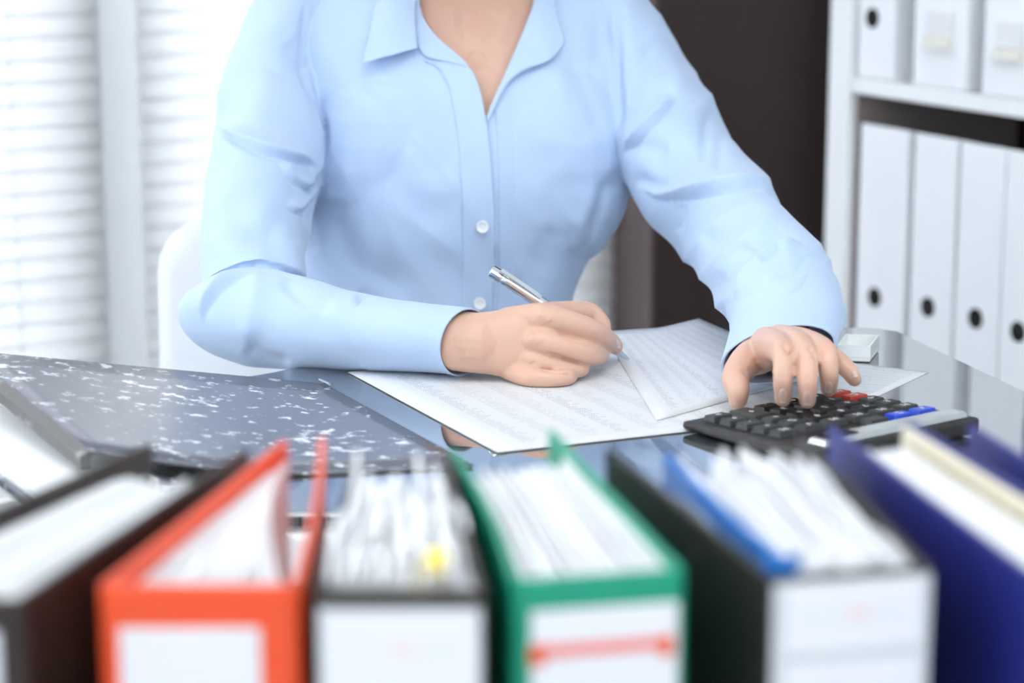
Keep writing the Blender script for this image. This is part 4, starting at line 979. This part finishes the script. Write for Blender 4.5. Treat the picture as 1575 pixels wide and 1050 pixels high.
def cuff(q, i0, end_pair, end_D, end_h, grow, name='cuff'):
    pr = list(q[0][i0:]) + [end_pair]; Ds = list(q[1][i0:]) + [end_D]; hb = list(q[2][i0:]) + [end_h]
    ro = pair_rings(pr, Ds, hb, 5, 48)
    def gr(rs, g): return [[np.array(rr).mean(0) + (np.array(p) - np.array(rr).mean(0)) * (1 + g) for p in rr] for rr in rs]
    outer = gr(ro, grow); inner = gr(ro, grow - .055)
    o = MB().rings(outer + inner[::-1], cap=False)
    n = 48; m = len(outer) * 2 - 1
    o.f += [(m * n + i, m * n + (i + 1) % n, (i + 1) % n, i) for i in range(n)]
    return smo(o.build(name, M_shirt, shirt))
cuff(RA_fo, 5, ((730, 476), (700, 577)), 1.872, .0335, .028)
cuff(LA, 12, ((1284, 524), (1111, 566)), 1.812, .0215, .03)

# nails
def nail(ra, rb, tipfrac=.82):
    ra = np.array(ra, float); rb = np.array(rb, float)
    o = patch('fingernail', ra, rb, lambda a, b: .0004 + .0005 * math.sin(math.pi * b) + .0003 * a, M_nail, person, [BK], .0009, 4, 6); o.data.shade_smooth()
    e0, e1 = ra[-1], rb[-1]; m0 = ra[-2] * .25 + ra[-1] * .75; m1 = rb[-2] * .25 + rb[-1] * .75
    o2 = patch('nail_edge', [m0, e0 + (0, .6)], [m1, e1 + (0, .6)], lambda a, b: .0009 + .0005 * math.sin(math.pi * b), M_nailtip, o, [BK], .0009, 3, 6); o2['label'] = 'pale free edge of the nail'
nail([(1200.5, 599), (1197.8, 605), (1197.6, 612), (1199.5, 619)], [(1207.5, 598.5), (1211, 605), (1211, 612), (1209.5, 619.5)])
nail([(1237, 602.5), (1234.5, 608), (1234.3, 616), (1236, 622)], [(1246, 602), (1249.5, 608), (1249.5, 616), (1247.5, 622.5)])
nail([(1270, 586.5), (1267.6, 592), (1267.4, 598), (1269, 603)], [(1278, 586.5), (1281, 592), (1281, 598), (1279.3, 603.5)])
nail([(1309, 571.5), (1310, 575), (1313, 579.5)], [(1315, 570), (1318, 574), (1319.5, 578)])
nail([(946.5, 521), (947, 527), (949.5, 534)], [(951, 522), (953.5, 528), (954.5, 535)])

# face, hair, lower body (mostly outside the frame)
for sx in (-.031, .031):
    e_ = ellipsoid(hd(sx, -.0755, -.003), (.0122, .0118, .0105), Rh).build('eye', mat('eye_white', (.8, .8, .8), .1, noise=(30, (.75, .74, .74), .4)), person, smooth=True)
    ellipsoid(hd(sx, -.0845, -.008), (.005, .0035, .005), Rh).build('iris', mat('brown_iris', (.06, .03, .015), .1, noise=(90, (.09, .05, .02), .5)), e_, smooth=True)
for sx in (-1, 1):
    limb([hd(sx * .016, -.0905, .018), hd(sx * .031, -.0885, .022), hd(sx * .047, -.079, .018)], [.0018, .0021, .0012]).build('eyebrow', M_hair, person, smooth=True)
lips = ellipsoid(hd(0, -.0895, -.069), (.0195, .0068, .007), Rh).build('lips', mat('lips', (.56, .22, .2), .4, noise=(60, (.52, .19, .17), .5)), person, smooth=True)
hm, VH, NH = remesh([head_rings([(-.075, .04, .035, .08), (-.06, .06, .02, .092), (-.02, .077, .0, .104), (.02, .081, -.015, .109), (.05, .082, -.045, .111), (.072, .078, -.076, .108), (.095, .066, -.066, .096), (.115, .046, -.036, .074), (.128, .018, .0, .04)]), ellipsoid(hd(0, .118, -.005), (.042, .036, .042), Rh)], .004, 5)
VH = VH + NH * (.0005 * np.sin(VH[:, 0] * 420 + VH[:, 2] * 90))[:, None]
mesh_from('hair', hm, VH, M_hair, person)
hip = P(680, 740, 2.28)
legs = [MB().rings(capped(pair_rings([((440, 670), (935, 670)), ((425, 760), (950, 760)), ((425, 820), (950, 820))], [2.28, 2.27, 2.26], [.115, .115, .09], 3)))]
for sx in (-1, 1):
    h_ = np.array([hip[0] + sx * .09, hip[1], .545]); k_ = np.array([hip[0] + sx * .11, 1.86, .55]); f_ = np.array([hip[0] + sx * .11, 1.90, .09])
    legs.append(limb([h_, (h_ + k_) / 2, k_], [.085, .078, .06])); legs.append(limb([k_, (k_ + f_) / 2 + np.array([0, .015, 0]), f_], [.06, .054, .042]))
lm, VL, NL = remesh(legs, .006, 5); tr_ = mesh_from('trousers', lm, VL, M_trouser, person); tr_['label'] = 'charcoal trousers'
for sx in (-1, 1):
    f_ = np.array([hip[0] + sx * .11, 1.90, .0])
    sh_ = MB().rings([[f_ + np.array([x * w_, y, z * h_ + .001]) for x, z in ((-1, 0), (1, 0), (1, .45), (.6, .9), (0, 1), (-.6, .9), (-1, .45))] for y, w_, h_ in ((.055, .02, .05), (.04, .032, .085), (0, .036, .085), (-.06, .042, .06), (-.12, .04, .045), (-.155, .02, .03))])
    sh_.build('shoe', mat('black_leather', (.01, .01, .01), .3, bump=(200, .05, .001)), person, smooth=True, bevel=.004)
